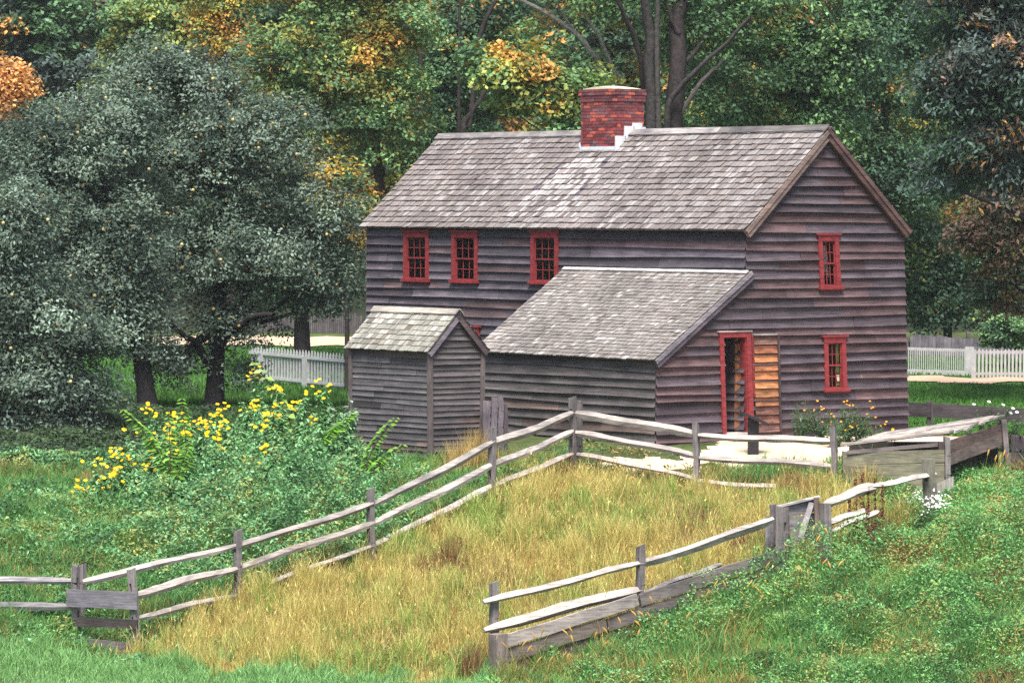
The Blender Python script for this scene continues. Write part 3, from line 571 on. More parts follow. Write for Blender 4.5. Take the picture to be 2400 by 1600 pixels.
for k in range(4):
    mb = MB(); a = gb0+A([0, 14+k*34]); b = gb1+A([0, 14+k*34]); mb.bar(at(a[0], a[1], 70.55), at(b[0], b[1], 70.95), .03, .235, wcol(np.random.default_rng(k), (.23, .215, .225))); mb.build('board', M_WOODH, gt, local=False)
mb = MB(); mb.bar(at(1822, 1187, 70.5), at(1920, 1163, 70.9), .09, .035, (.48, .44, .42)); mb.build('top_rail', M_WOODH, gt, local=False)
mb = MB(); mb.bar(at(1876, 1262, 70.5), at(1902, 1178, 70.8), .05, .10, (.26, .24, .245), (1, 0, 0)); mb.build('brace', M_WOODV, gt, local=False)
for a, b, Y, c in (((1843, 1188), (1847, 1300), 70.5, (.13, .09, .08)), ((1913, 1166), (1918, 1310), 70.75, (.15, .105, .095))):
    mb = MB(); mb.bar(at(*a, Y), at(*b, Y), .08, .09, c, (1, 0, 0)); mb.build('stile', M_WOODV, gt, local=False)
fc = empty('split_rail_fence', at(*POSTB['Q4'][1], 72.8), 'short run of grey rails between the plank gate and the low shelter', 'fence')
tp, ft, Y = POSTB['Q4']; post(fc, at(*tp, Y), at(*ft, Y), foot('Q4')-foot('Q3b'), 41, .19, (.95,), dp=.17, col=(.25, .24, .19))
for k, (a, b, rr, yb) in enumerate((((1930, 1186), (2052, 1142), .10, 71.7), ((2040, 1140), (2192, 1108), .085, 72.9), ((1936, 1226), (2030, 1194), .085, 71.6), ((1950, 1244), (2060, 1200), .05, 71.8))): rail(fc, at(*a, 70.75 if k != 1 else 71.6), at(*b, yb), rr, 140+k, (.50, .46, .40), True)

# ---------------------------------------------------------------- low slant-roofed shelter
sh = empty('animal_shelter', at(2217, 1165, 74.5), 'low lopsided plank animal shelter with a slanting roof of loose boards', 'shelter')
r = np.random.default_rng(77)
fl, fr_, br = at(1972, 1056, 74.7), at(2222, 1026, 74.4), at(2352, 982, 77.0); bl = at(2090, 1020, 77.8)
for k in range(11):                       # boards laid along the slope, ragged at both ends
    u0, u1 = k/11, (k+.93)/11; o0, o1 = r.normal()*.08, r.normal()*.12; dz = r.normal()*.012+.02
    e = lambda u, t: (fl+(bl-fl)*u)*(1-t)+(fr_+(br-fr_)*u)*t+A([0, 0, .04])
    mb = MB(); a0, a1, b1, b0 = e(u0, -.01+o0*.3), e(u0, 1.02+o1*.15), e(u1, 1.02+o1*.15), e(u1, -.01+o0*.3); th = A([0, 0, .04]); dzv = A([0, 0, dz])
    mb.hexa([a0+dzv, a1+dzv, b1+dzv, b0+dzv], [a0+th+dzv, a1+th+dzv, b1+th+dzv, b0+th+dzv], wcol(r, (.42, .38, .34))); mb.build('roof_board', M_WOODH, sh, local=False)
for k, (t0, t1, u) in enumerate(((.28, .9, .2), (.05, .62, .42), (.36, .98, .55), (.2, .55, .05), (.5, .99, .8))):
    a, b = e(u, t0)+A([0, 0, .075]), e(u+.04, t1)+A([0, 0, .08]); mb = MB(); mb.bar(a, b, .22, .03, wcol(r, (.50, .45, .40))); mb.build('roof_board', M_WOODH, sh, local=False)
for k in range(4):
    mb = MB(); a, b = at(1976, 1060+30*k, 74.6), at(2214, 1054+32*k, 74.2); mb.bar(a-A([0, 0, .115]), b-A([0, 0, .115]), .035, .24+.012*k, wcol(r, (.20, .19, .13))); mb.build('front_plank', M_WOODH, sh, local=False)
mb = MB(); mb.bar(at(1985, 1060, 74.55), at(2212, 1040, 74.3), .05, .07, (.2, .17, .16)); mb.build('roof_beam', M_WOODH, sh, local=False)
post(sh, at(2218, 1022, 74.3), at(2222, 1165, 74.3), (1, .2, 0), 51, .12, col=(.24, .22, .21)); post(sh, at(2350, 984, 76.8), at(2364, 1100, 76.8), (1, .2, 0), 52, .10, col=(.20, .17, .17)); post(sh, at(1980, 1056, 74.8), at(1981, 1150, 74.8), (1, .2, 0), 53, .1)
post(sh, at(2205, 1034, 74.25), at(2207, 1130, 74.25), (1, .2, 0), 54, .05, dp=.10, col=(.10, .07, .07))
for k, (c, dz0) in enumerate((((.17, .115, .10), .0), ((.22, .165, .145), 1.0))):
    p, q = at(2224, 1034+24*k*1.25, 74.35), at(2352, 994+22*k, 76.9); mb = MB(); mb.bar(p-A([0, 0, .1]), q-A([0, 0, .1]), .035, .235, c); mb.build('side_plank', M_WOODH, sh, local=False)
mb = MB(); p, q = at(1990, 1075, 77.9), at(2340, 1075, 77.6); mb.bar(p+A([0, 0, -.15]), q+A([0, 0, -.15]), .04, 1.0, (.03, .025, .025)); p, q = at(2350, 1060, 77.0), at(2350, 1060, 77.6); mb.build('shade_back_panel', M_WOODH, sh, local=False)  # added near-black panel: the shade inside the shelter is in its colour
mb = MB(); p, q, s_ = at(2226, 1150, 74.5), at(2362, 1095, 76.9), A([-1.2, 1.3, 0]); mb.hexa([p+s_*.15-A([0, 0, .3]), q+s_*.15-A([0, 0, .3]), q+s_*.2-A([0, 0, .3]), p+s_*.2-A([0, 0, .3])], [p+s_*.15+A([0, 0, .75]), q+s_*.15+A([0, 0, .6]), q+s_*.2+A([0, 0, .6]), p+s_*.2+A([0, 0, .75])], (.025, .02, .018)); mb.build('shade_filler', M_WOODH, sh, local=False)  # near-black slab added behind the side planks to paint the opening dark
mb = MB(); mb.hexa([at(2196, 1190, 74.0), at(2236, 1190, 74.1), at(2236, 1190, 74.2), at(2196, 1190, 74.12)], [at(2196, 1132, 74.0), at(2235, 1115, 74.1), at(2235, 1115, 74.2), at(2196, 1132, 74.12)], (.36, .34, .30)); o = mb.build('loose_board', M_WOODV); prop(o, 'short pale board standing upright against the corner post of the low shelter', 'board')

# ---------------------------------------------------------------- sign stand, board screen, far fences
ss = empty('sign_stand', at(1765, 1078, 78.2), 'dark metal pedestal with a slanted reading panel in front of the open door', 'sign stand')
B = at(1765, 1078, 78.2); T = at(1766, 984, 78.2); hh = T[2]-B[2]
mb = MB(); mb.box((-.11, -.08, -.05), (.11, .08, hh+.05)); mb.build('pedestal', M_DARKIRON, ss)
mb = MB(); mb.hexa([(-.27, -.24, hh+.135), (.30, -.24, hh-.115), (.30, .24, hh-.115), (-.27, .24, hh+.135)], [(-.26, -.24, hh+.185), (.31, -.24, hh-.065), (.31, .24, hh-.065), (-.26, .24, hh+.185)]); mb.build('panel', M_DARKIRON, ss)
bs = empty('board_screen', at(1165, 1050, 78.3), 'short screen of upright dark boards between the outhouse and the lean-to', 'fence')
r = np.random.default_rng(15)
for k, (x, wpx, top, c) in enumerate(((1140, 20, 938, (.135, .115, .13)), (1158, 16, 930, (.11, .095, .11)), (1173, 14, 926, (.12, .10, .115)), (1184, 12, 946, (.10, .085, .095)))):
    p, q = at(x, top, 78.4+.1*k), at(x+1, 1075, 78.4+.1*k); post(bs, p, q, (1, .3, 0), 200+k, .035, dp=wpx/115*.9, col=c, name='board')
mb = MB(); mb.bar(at(1128, 965, 78.6), at(1192, 968, 79.0), .04, .09, (.12, .1, .11)); mb.build('batten', M_WOODH, bs, local=False)
def pickets(name, x0, y0, dx, dy, n, pitch, wd, ht, label, base=None, sharp=.09, posts=(0,), mat=M_WHITE, cap=False, z_off=0.0, lean=0, rails=(.13, .74), pthick=.02):
    d = A([dx, dy, 0.])/math.hypot(dx, dy); nn = A([d[1], -d[0], 0]); zb = g1(x0, y0)+z_off
    root = empty(name, (x0, y0, zb), label, 'fence'); m = MB(); r = np.random.default_rng(n)
    slope = (g1(x0+d[0]*pitch*n, y0+d[1]*pitch*n)+z_off-zb)/(pitch*n)
    def fr(s, z, q): return A([x0, y0, zb])+d*s+nn*q+A([0, 0, z+slope*s])
    for k in range(n):
        s = k*pitch; h = ht+r.normal()*.008; lo = .05 if not base else base; pt = [(s, lo), (s+wd, lo), (s+wd, h-sharp), (s+wd/2, h), (s, h-sharp)]; t = r.normal()*.004
        a = [fr(u+t*(z-.4), z, pthick) for u, z in pt]; b = [fr(u+t*(z-.4), z, 0) for u, z in pt]; m.face(a); m.face(b[::-1])
        for i in range(5): m.face([a[i], b[i], b[(i+1) % 5], a[(i+1) % 5]])
    m.build('picket_panel', mat, root, local=False)
    for z in rails:
        m = MB(); L = n*pitch; m.hexa([fr(-.02, z, -.05), fr(L, z, -.05), fr(L, z, -.003), fr(-.02, z, -.003)], [fr(-.02, z+.08, -.05), fr(L, z+.08, -.05), fr(L, z+.08, -.003), fr(-.02, z+.08, -.003)]); m.build('rail', mat, root, local=False)
    if base:
        m = MB(); m.hexa([fr(-.02, -.2, -.06), fr(L, -.2, -.06), fr(L, -.2, .03), fr(-.02, -.2, .03)], [fr(-.02, base, -.06), fr(L, base, -.06), fr(L, base, .03), fr(-.02, base, .03)]); m.build('base_board', mat, root, local=False)
    for s, pw, ph in posts:
        m = MB(); m.hexa([fr(s-pw/2, -.3, -pw*.6), fr(s+pw/2, -.3, -pw*.6), fr(s+pw/2, -.3, .045), fr(s-pw/2, -.3, .045)], [fr(s-pw/2, ph, -pw*.6), fr(s+pw/2, ph, -pw*.6), fr(s+pw/2, ph, .045), fr(s-pw/2, ph, .045)]); m.build('post', mat, root, local=False)
    return root
PL = at(826, 905, 108.)
pickets('picket_fence', PL[0], PL[1], -.624, .781, 34, .148, .085, 1.02, 'white picket fence with pointed pales running behind the outhouse and apple trees', posts=[(.06, .17, .86), (2.22, .17, .86), (4.4, .17, .86)], rails=(.10, .78))
PR = at(2128, 868, 110.)
pickets('picket_fence', PR[0], PR[1], 1, -.02, 27, .061, .026, .78, 'white fence of thin pales on a solid base board beside the farmhouse corner', base=.14, sharp=.04, posts=[(1.75, .26, .82)], rails=(.68,), pthick=.025)
PR2 = at(2283, 880, 108.8)
pickets('picket_fence', PR2[0], PR2[1], 1, -.10, 34, .105, .058, .86, 'white fence of rounded pales to the right of the wide white post', sharp=.05, posts=[(-.02, .12, .80), (2.9, .15, .8)], rails=(.12, .72))
DF = empty('board_fence', at(2175, 1008, 92), 'dark single plank fence in the lawn behind the low shelter', 'fence')
for a, b, hh, c in (((2100, 958), (2182, 961), .33, (.07, .055, .06)), ((2186, 961), (2420, 975), .34, (.075, .06, .065)), ((2100, 1010), (2182, 1011), .12, (.05, .04, .04))):
    mb = MB(); mb.bar(at(*a, 92), at(*b, 91.6), .05, hh, c); mb.build('plank', M_WOODH, DF, local=False)
for x in (2179, 2422): post(DF, at(x, 940, 91.7), at(x, 1012, 91.7), (1, 0, 0), x, .13, dp=.14, col=(.11, .085, .09))
DG = empty('fence_post', at(2383, 1098, 78), 'dark mortised fence post at the right edge beside the low shelter', 'post')
post(DG, at(2383, 1018, 78), at(2384, 1098, 78), (.8, -.6, 0), 61, .2, (.3, .58), dp=.16, col=(.10, .085, .09)); post(DG, at(2398, 1020, 78.3), at(2399, 1098, 78.3), (.8, -.6, 0), 62, .1, col=(.12, .1, .1))
mb = MB(); mb.bar(at(2345, 1090, 77.9), at(2520, 1096, 77.7), .06, .2, (.07, .055, .05)); mb.build('rail', M_WOODH, DG, local=False)
GF = empty('board_fence', at(2133, 845, 117), 'grey close boarded fence behind the white pales at the wood edge', 'fence')
mb = MB(); r = np.random.default_rng(71); p, q = at(2133, 783, 117), at(2470, 806, 116); Lg = np.linalg.norm(q-p); nb = 38
for k in range(nb):
    a, b = p+(q-p)*k/nb, p+(q-p)*(k+.96)/nb; dz = r.normal()*.02; c = wcol(r, (.16, .145, .165)); lo = A([0, 0, -1.15]); n_ = A([0, .03, 0])
    mb.hexa([a+lo, b+lo, b+lo+n_, a+lo+n_], [a+A([0, 0, dz]), b+A([0, 0, dz]), b+n_+A([0, 0, dz]), a+n_+A([0, 0, dz])], c)
mb.build('board_panel', M_WOODV, GF, local=False); post(GF, at(2270, 778, 116.8), at(2270, 870, 116.8), (1, 0, 0), 9, .2, col=(.16, .14, .14)); post(GF, at(2125, 790, 117), at(2125, 870, 117), (1, 0, 0), 10, .14, col=(.12, .1, .1))
LG = empty('board_fence', at(760, 798, 126), 'dim grey paling fence under the trees beyond the far gravel path', 'fence')
mb = MB(); p, q = at(560, 750, 127), at(850, 738, 126); nb = 60
for k in range(nb):
    a, b = p+(q-p)*k/nb, p+(q-p)*(k+.72)/nb; dz = r.normal()*.05; lo = A([0, 0, -.85]); n_ = A([0, .03, 0]); mb.hexa([a+lo, b+lo, b+lo+n_, a+lo+n_], [a+A([0, 0, dz]), b+A([0, 0, dz]), b+n_+A([0, 0, dz]), a+n_+A([0, 0, dz])], wcol(r, (.13, .11, .12)))
mb.build('paling_panel', M_WOODV, LG, local=False)

# ---------------------------------------------------------------- trees
def branch(mb, p, q, r0, r1, col, r, bend=.12, n=7, k=6):
    p = A(p); q = A(q); t = np.linspace(0, 1, n)[:, None]; L = np.linalg.norm(q-p); mid = (p+q)/2+r.normal(size=3)*L*bend+A([0, 0, -.04*L])
    P = (1-t)**2*p+2*t*(1-t)*mid+t**2*q; mb.tube(P, np.linspace(r0, r1, n), k, col, False, .06, r)
def crown_leaves(r, ells, nclump, nleaf, ll, lw, pal, size=.5, flat=.5, updir=.8, hue=3.0, fall=.0, fleck=None):
    """clumps of leaves spread through the ellipsoids; pal = list of (weight, colour)"""
    vol = A([(e[3]*e[4]*e[5])**.75 for e in ells]); nn = np.maximum(3, (nclump*vol/vol.sum()).astype(int)); C = []; O = []
    for e, m in zip(ells, nn):
        d = r.normal(size=(m, 3)); d /= np.linalg.norm(d, axis=1)[:, None]; d[:, 1] *= np.where(r.random(m) < .35, -1, 1)*np.where(d[:, 1] > 0, np.where(r.random(m) < .5, -1, 1), 1)
        rad = r.random(m)**(1/2.6)*(1+.13*r.normal(size=m)); C.append(A(e[:3])+d*rad[:, None]*A(e[3:6])); O.append(d)
    C = np.concatenate(C); O = np.concatenate(O); m = len(C); s = size*r.uniform(.55, 1.35, m)
    k = (nleaf*r.uniform(.5, 1.5, m)*(s/size)**1.5).astype(int)+3; idx = np.repeat(np.arange(m), k); M = len(idx)
    g = r.normal(size=(M, 3)); g *= np.minimum(1, 1.9/np.linalg.norm(g, axis=1))[:, None]
    pos = C[idx]+g*s[idx, None]*A([1, 1, flat])*.62
    pos[:, 2] -= .25*(g[:, 0]**2+g[:, 1]**2)*s[idx]*flat
    nrm = A([0, 0, updir])+O[idx]*.45+r.normal(size=(M, 3))*.55; ax = r.normal(size=(M, 3))+O[idx]*.8+A([0, 0, -.5-fall])
    w = A([p[0] for p in pal], float); w /= w.sum(); cs = A([p[1] for p in pal]); cum = np.cumsum(w)
    nz = Noise(int(r.integers(1e6)), hue); u = (nz(C)*.5+r.normal(size=m)*.38); u = (np.argsort(np.argsort(u))+.5)/m
    ul = np.clip(u[idx]+r.normal(size=M)*.04, 0, .9999); ci = np.searchsorted(cum, ul); col = cs[np.minimum(ci, len(cs)-1)]*np.exp(r.normal(size=M)*.16+(r.normal(size=m)*.22)[idx])[:, None]
    if fleck: q = r.random(M) < fleck[0]; col[q] = A(fleck[1])*np.exp(r.normal(size=q.sum())*.2)[:, None]
    return leaf_quads(pos, nrm, ax, ll*r.uniform(.65, 1.3, M), lw*r.uniform(.65, 1.3, M), .12), np.clip(col, .004, .9), C
def pxell(Y, *es):                        # crowns given as picture ellipses at a distance, made round in depth
    out = []
    for cx, cy, rx, ry in es:
        p = at(cx, cy, Y); a, b = rx*Y/F, ry*Y/F; out.append((p[0], p[1], p[2], a, (a+b)*.5, b))
    return out
GRN = (.090, .175, .085); LGR = (.175, .30, .125); DGR = (.050, .100, .062); YEL = (.44, .30, .06); ORA = (.55, .29, .09); YGR = (.24, .26, .07); BLU = (.085, .125, .115); BRZ = (.22, .135, .10); RED = (.45, .12, .06)
LD = 1.45
TREE_GROUP = 'trees of the wood behind the farmhouse'
def tree(name, label, Y, base_px, ells, pal, ncl, nlf, ll=.135, lw=.09, trunk=.2, nbr=14, bark=(.032, .026, .026), seed=1, size=.55, flat=.5, hue=3.0, extra=None, lean=0, group=TREE_GROUP, cat='tree', fleck=None, fall=0, updir=.8):
    r = np.random.default_rng(seed); x = at(base_px, 800, Y)[0]; b = A([x, Y, g1(x, Y)])
    root = empty(name, b, label, cat, group)
    Q, c, C = crown_leaves(r, ells, ncl, nlf*LD, ll, lw, pal, size, flat, updir, hue, fall, fleck); top = A([np.mean([e[0] for e in ells]), np.mean([e[1] for e in ells]), max(e[2]+e[5]*.5 for e in ells)])
    mb = MB(); t = np.linspace(0, 1, 9)[:, None]; mid = (b+top)/2; mid[:2] = b[:2]*.75+top[:2]*.25+r.normal(size=2)*.15; P = (1-t)**2*(b-A([0, 0, .3]))+2*t*(1-t)*mid+t**2*top
    if trunk > 0: mb.tube(P, trunk*np.linspace(1.15, .22, 9)*np.r_[1.25, np.ones(8)], 9, bark, False, .06, r)
    for k in r.choice(len(C), min(nbr, len(C)), False):
        q = C[k]; j = int(np.clip(np.searchsorted(P[:, 2], q[2]-np.hypot(*(q-P[4])[:2])*.55-.3), 2, 7)); branch(mb, P[j], q, trunk*(.55-.05*j), .018, bark, r)
    if extra:
        for poly, wpx in extra:
            pp = A([at(u, v, Y+dy) for u, v, dy in poly]); rr = np.linspace(wpx[0], wpx[1], len(poly))*Y/F/2; tt = np.linspace(0, 1, len(poly)); t2 = np.linspace(0, 1, len(poly)*3)
            mb.tube(np.stack([np.interp(t2, tt, pp[:, i]) for i in range(3)], 1)+r.normal(size=(len(t2), 3))*.015, np.interp(t2, tt, rr), 8, wpx[2] if len(wpx) > 2 else bark, False, .07, r)
    mb.build('trunk', M_BARK, root, True, local=False)
    link('crown', quads_mesh('crown', Q, c, M_LEAF), root); return root, C
# -- the wood
tree('maple_tree', 'tall dark multi-stemmed maple rising behind the farmhouse chimney', 104, 1555,
     pxell(105.6, (1640, 60, 150, 60), (1500, -70, 260, 110), (1720, 170, 90, 50), (1790, -20, 150, 90), (1665, 235, 60, 40), (1400, 20, 80, 40), (1560, 120, 50, 40)), [(3, GRN), (2, LGR), (1, DGR), (.25, YGR), (.12, ORA)], 210, 60, trunk=.0, nbr=0, seed=21,
     extra=[([(1570, 900, 0), (1576, 306, 0), (1590, 165, 0), (1588, 57, .2), (1607, -30, .4), (1612, -160, .5)], (44, 22)), ([(1535, 900, -.3), (1526, 306, -.4), (1523, 77, -.6), (1510, -10, -.8), (1500, -150, -1)], (30, 16, (.045, .04, .04))),
            ([(1545, 330, -.5), (1541, 200, -.6), (1539, 40, -.7), (1546, -60, -.8)], (14, 9, (.06, .056, .052))), ([(1560, 330, -.2), (1566, 237, -.4), (1623, 172, -.8), (1699, 103, -1.2), (1760, 40, -1.5)], (17, 8, (.05, .044, .044))), ([(1590, 300, 0), (1597, 262, 0), (1650, 184, .3), (1700, 140, .6)], (16, 7, (.05, .045, .045))),
            ([(1530, 330, 0), (1513, 214, 0), (1504, 153, -.2), (1485, 77, -.4), (1450, 10, -.8), (1430, -60, -1)], (15, 9)), ([(1590, 80, 0), (1572, 40, 0), (1556, -30, .2)], (13, 8)), ([(1592, 160, 0), (1640, 110, .5), (1690, 20, .8), (1720, -60, 1)], (12, 7))])
tree('birch_tree', 'pale leaning thin-stemmed tree slanting up to the left above the chimney', 107, 1500, pxell(107, (1180, -60, 110, 50), (1330, -60, 90, 60), (1250, 60, 60, 30)), [(2, GRN), (1.5, YGR), (1, ORA), (.5, LGR)], 45, 45, trunk=0, nbr=0, seed=22,
     extra=[([(1490, 800, 0), (1462, 270, 0), (1431, 191, 0), (1397, 134, -.1), (1351, 80, -.2), (1290, 38, -.3), (1221, 0, -.4), (1150, -60, -.5)], (17, 8, (.26, .25, .23))), ([(1500, 800, .2), (1475, 260, .2), (1458, 191, .2), (1428, 142, .2), (1405, 88, .1), (1366, 31, 0), (1340, -30, 0)], (14, 7, (.24, .23, .21))), ([(1397, 134, -.1), (1362, 92, -.1), (1330, 52, 0), (1297, -10, 0)], (10, 6, (.27, .26, .24)))])
tree('maple_tree', 'bright green and orange young maple leaning against the left side of the chimney', 103, 1345, pxell(103, (1195, 145, 95, 45), (1270, 195, 80, 50), (1330, 255, 45, 40), (1215, 225, 45, 35), (1135, 125, 45, 25), (1330, 300, 40, 25), (1390, 190, 40, 25)), [(.8, GRN), (4, LGR), (2, YGR), (1.0, YEL), (.6, ORA)], 105, 85, .16, .12, trunk=.10, nbr=10, seed=23, size=.5, hue=1.6)
tree('maple_tree', 'broad maple turning yellow between the apple trees and the farmhouse roof', 113, 930, pxell(113, (740, 130, 190, 130), (880, 250, 130, 130), (700, 300, 120, 100), (900, 60, 140, 90), (960, 400, 80, 70), (770, -80, 220, 100)), [(2.4, GRN), (2.6, LGR), (2.0, YGR), (.9, YEL), (.3, ORA)], 500, 75, trunk=.24, nbr=22, seed=24, hue=3.6, fleck=(.05, YEL))
tree('shade_tree', 'dark stemmed tree in shade above the left end of the farmhouse ridge', 119, 990, pxell(119, (1060, 130, 130, 130), (1020, 300, 120, 90), (1130, 20, 130, 80), (1090, 330, 90, 50)), [(2, GRN), (3, DGR), (.8, LGR), (.25, YEL), (.2, ORA)], 270, 65, trunk=.2, nbr=14, seed=25,
     extra=[([(1040, 420, -2), (1083, 314, -2), (1087, 291, -2), (1118, 245, -2), (1150, 190, -2)], (18, 9)), ([(990, 400, -2.5), (987, 191, -2.5), (984, 126, -2.5), (941, 50, -2.5), (930, -30, -2.5)], (13, 8)), ([(1100, 300, -2), (1125, 84, -2), (1137, 50, -2), (1167, -10, -2)], (12, 8)), ([(1076, 400, -2), (1076, 73, -2), (1078, 0, -2)], (9, 6))])
tree('yellow_sapling', 'low golden yellow sapling tree at the left corner of the farmhouse roof', 106, 815, pxell(106, (810, 455, 60, 60), (840, 520, 45, 60), (775, 420, 45, 40)), [(1, GRN), (1, YGR), (2.5, YEL), (1, ORA)], 65, 60, .15, .1, trunk=.07, nbr=8, seed=26, size=.45)
tree('maple_tree', 'narrow yellow-orange maple behind the top of the apple tree', 126, 545, pxell(126, (530, 70, 70, 80), (560, 190, 65, 70), (600, 250, 50, 50), (500, -20, 80, 60)), [(1, GRN), (2.2, YGR), (2, YEL), (1.3, ORA), (.15, RED)], 170, 60, trunk=.16, nbr=10, seed=27, hue=2.2)
tree('hickory_tree', 'light yellow-green tree at the top left beside the narrow orange maple', 136, 390, pxell(136, (350, 60, 120, 90), (420, 20, 90, 80), (300, 140, 80, 60)), [(2, LGR), (2, YGR), (1, GRN)], 170, 55, .19, .13, trunk=.2, nbr=10, seed=28)
tree('oak_tree', 'bluish green tree filling the far upper left corner', 140, 150, pxell(140, (120, 70, 170, 110), (200, 180, 120, 100), (30, 40, 120, 130), (80, 270, 120, 80)), [(3, BLU), (2, GRN), (1.2, DGR), (.15, ORA)], 300, 60, .2, .13, trunk=.26, nbr=14, seed=29)
tree('orange_maple', 'small bright orange maple at the left edge of the wood', 128, 10, pxell(128, (15, 180, 52, 38), (-20, 230, 50, 50), (25, 215, 30, 22)), [(3, (.66, .38, .16)), (2, (.62, .30, .11)), (.6, YEL)], 80, 80, .15, .11, trunk=.1, nbr=8, seed=30, size=.45)
tree('maple_tree', 'green maple with a few orange tips over the right half of the roof', 109, 1800, pxell(109, (1790, 60, 130, 90), (1860, 170, 130, 80), (1740, 260, 120, 60), (1950, 110, 120, 110), (1900, 280, 110, 50), (1800, -70, 200, 90)), [(1.6, DGR), (3, GRN), (2.4, LGR), (.3, YGR), (.45, ORA)], 420, 75, trunk=.2, nbr=20, seed=31, hue=2.6)
tree('maple_tree', 'deep green tree standing between the gable peak and the grey oak', 117, 2070, pxell(117, (2060, 130, 140, 150), (2030, 330, 130, 100), (2110, 450, 110, 90), (2090, -40, 160, 90)), [(3, DGR), (3, GRN), (1, LGR), (.18, ORA)], 330, 65, trunk=.22, nbr=14, seed=32)
tree('oak_tree', 'large grey-green oak overhanging the right edge', 99, 2570, pxell(99, (2290, 120, 130, 130), (2330, 300, 110, 100), (2210, 200, 80, 90), (2380, 30, 110, 90), (2220, 380, 90, 60), (2380, 420, 70, 70), (2300, -60, 170, 80), (2420, 200, 110, 160)), [(2, DGR), (3, BLU), (2, (.085, .105, .09)), (.5, BRZ), (.06, ORA)], 420, 65, .19, .075, trunk=.3, nbr=24, seed=33, size=.5, fall=.6)
tree('oak_tree', 'bronze tinted oak hanging low beside the gable at the right edge', 104, 2590, pxell(104, (2350, 470, 80, 50), (2290, 540, 60, 40), (2380, 590, 60, 70), (2340, 680, 60, 50)), [(1.5, DGR), (2, BRZ), (1.5, (.13, .12, .075)), (.5, YGR), (.4, (.3, .17, .06))], 110, 60, .17, .08, trunk=.2, nbr=16, seed=34, size=.5, fall=.6)
tree('dark_shrub', 'dark overgrown thicket tree behind the white fence right of the gable', 119, 2220, pxell(119, (2200, 560, 120, 90), (2190, 690, 110, 90), (2310, 700, 90, 80), (2300, 600, 90, 80), (2130, 620, 60, 110)), [(4, DGR), (1.5, GRN), (.3, YGR)], 210, 60, trunk=.14, nbr=12, seed=35)
tree('bush', 'leafy green bush growing behind the right white fence', 112.5, 2365, pxell(112.5, (2370, 770, 55, 40), (2330, 790, 30, 24)), [(2, GRN), (1.4, LGR), (1, DGR)], 50, 60, .12, .07, trunk=.04, nbr=6, seed=36, size=.3, cat='bush', group='')
tree('dark_tree', 'dark trunked tree in the grass beyond the picket fence', 114.5, 705, pxell(114.5, (690, 660, 130, 60), (620, 610, 120, 80), (760, 620, 100, 90), (690, 540, 140, 80)), [(4, DGR), (2, BLU), (1, GRN)], 210, 60, .14, .08, trunk=.25, nbr=14, seed=37)
for k, (X, Y, lab) in enumerate(((-1.5, 133, 'second-row tree glimpsed between the chimney and the shaded stems'), (8.5, 134, 'second-row tree closing the gap above the gable peak'), (16.5, 131, 'second-row tree behind the grey-green oak'), (-9.5, 141, 'second-row tree behind the yellowing broad maple'), (4, 138, 'second-row tree seen through the forked dark maple stems'), (13, 141, 'second-row tree behind the deep green tree'), (-17, 148, 'second-row tree behind the bluish corner tree'))):
    px0 = 1200+X/Y*F; tree('wood_tree', lab, Y, px0, pxell(Y, (px0, 60, 210, 150), (px0-90, 250, 150, 130), (px0+100, 280, 150, 130), (px0, 450, 180, 120), (px0, -100, 200, 110)), [(2.5, DGR), (2.5, GRN), (1, LGR), (.6, YGR), (.35, YEL), (.35, ORA)], 330, 50, .2, .14, trunk=.22, nbr=12, seed=50+k)
r = rng; m = 70000; X = r.uniform(-34, 34, m); Y = r.uniform(146, 172, m); g = gz(X, Y, False); Z = g+r.random(m)**.8*(7+2.5*np.sin(X*.6)+2*np.sin(X*.23+Y))
c = (A([.03, .055, .032])*np.exp(.35*r.normal(size=m))[:, None]); q = r.random(m) < .06; c[q] = A([.25, .15, .05])
prop(link('far_woods', quads_mesh('far_woods', leaf_quads(np.c_[X, Y, Z], r.normal(size=(m, 3))+A([0, -.2, .9]), r.normal(size=(m, 3)), .42*r.uniform(.6, 1.3, m), .3*r.uniform(.6, 1.3, m)), c, M_LEAF)), kind='stuff')
# -- apple trees
APL = [(1.2, (.055, .085, .068)), (3, (.110, .160, .125)), (3.2, (.175, .235, .185))]
def apples(root, C, n, seed, col=(.50, .40, .16)):
    r = np.random.default_rng(seed); me = None; m_ = vcol_mat('apple_skin', .4, .15) if 'apple_skin' not in bpy.data.materials else bpy.data.materials['apple_skin']
    mb = MB(); t = np.linspace(0, math.pi, 6); mb.tube(np.stack([0*t, 0*t, -np.cos(t)*.042], 1), np.sin(t)*.038+.002, 7, col); me = mb.mesh('apple', m_, True)
    cand = C[C[:, 1] < np.median(C[:, 1])]
    for p in cand[r.choice(len(cand), min(n, len(cand)), False)]:
        o = link('apple', me, root); p = p+r.normal(size=3)*A([.3, .15, .25])+A([0, -.35, -.1]); o.location = p
def fixapp(root):
    for o in root.children:
        if o.name.startswith('apple'): o.matrix_parent_inverse = PINV(root)
AG = 'apple trees left of the farmhouse'
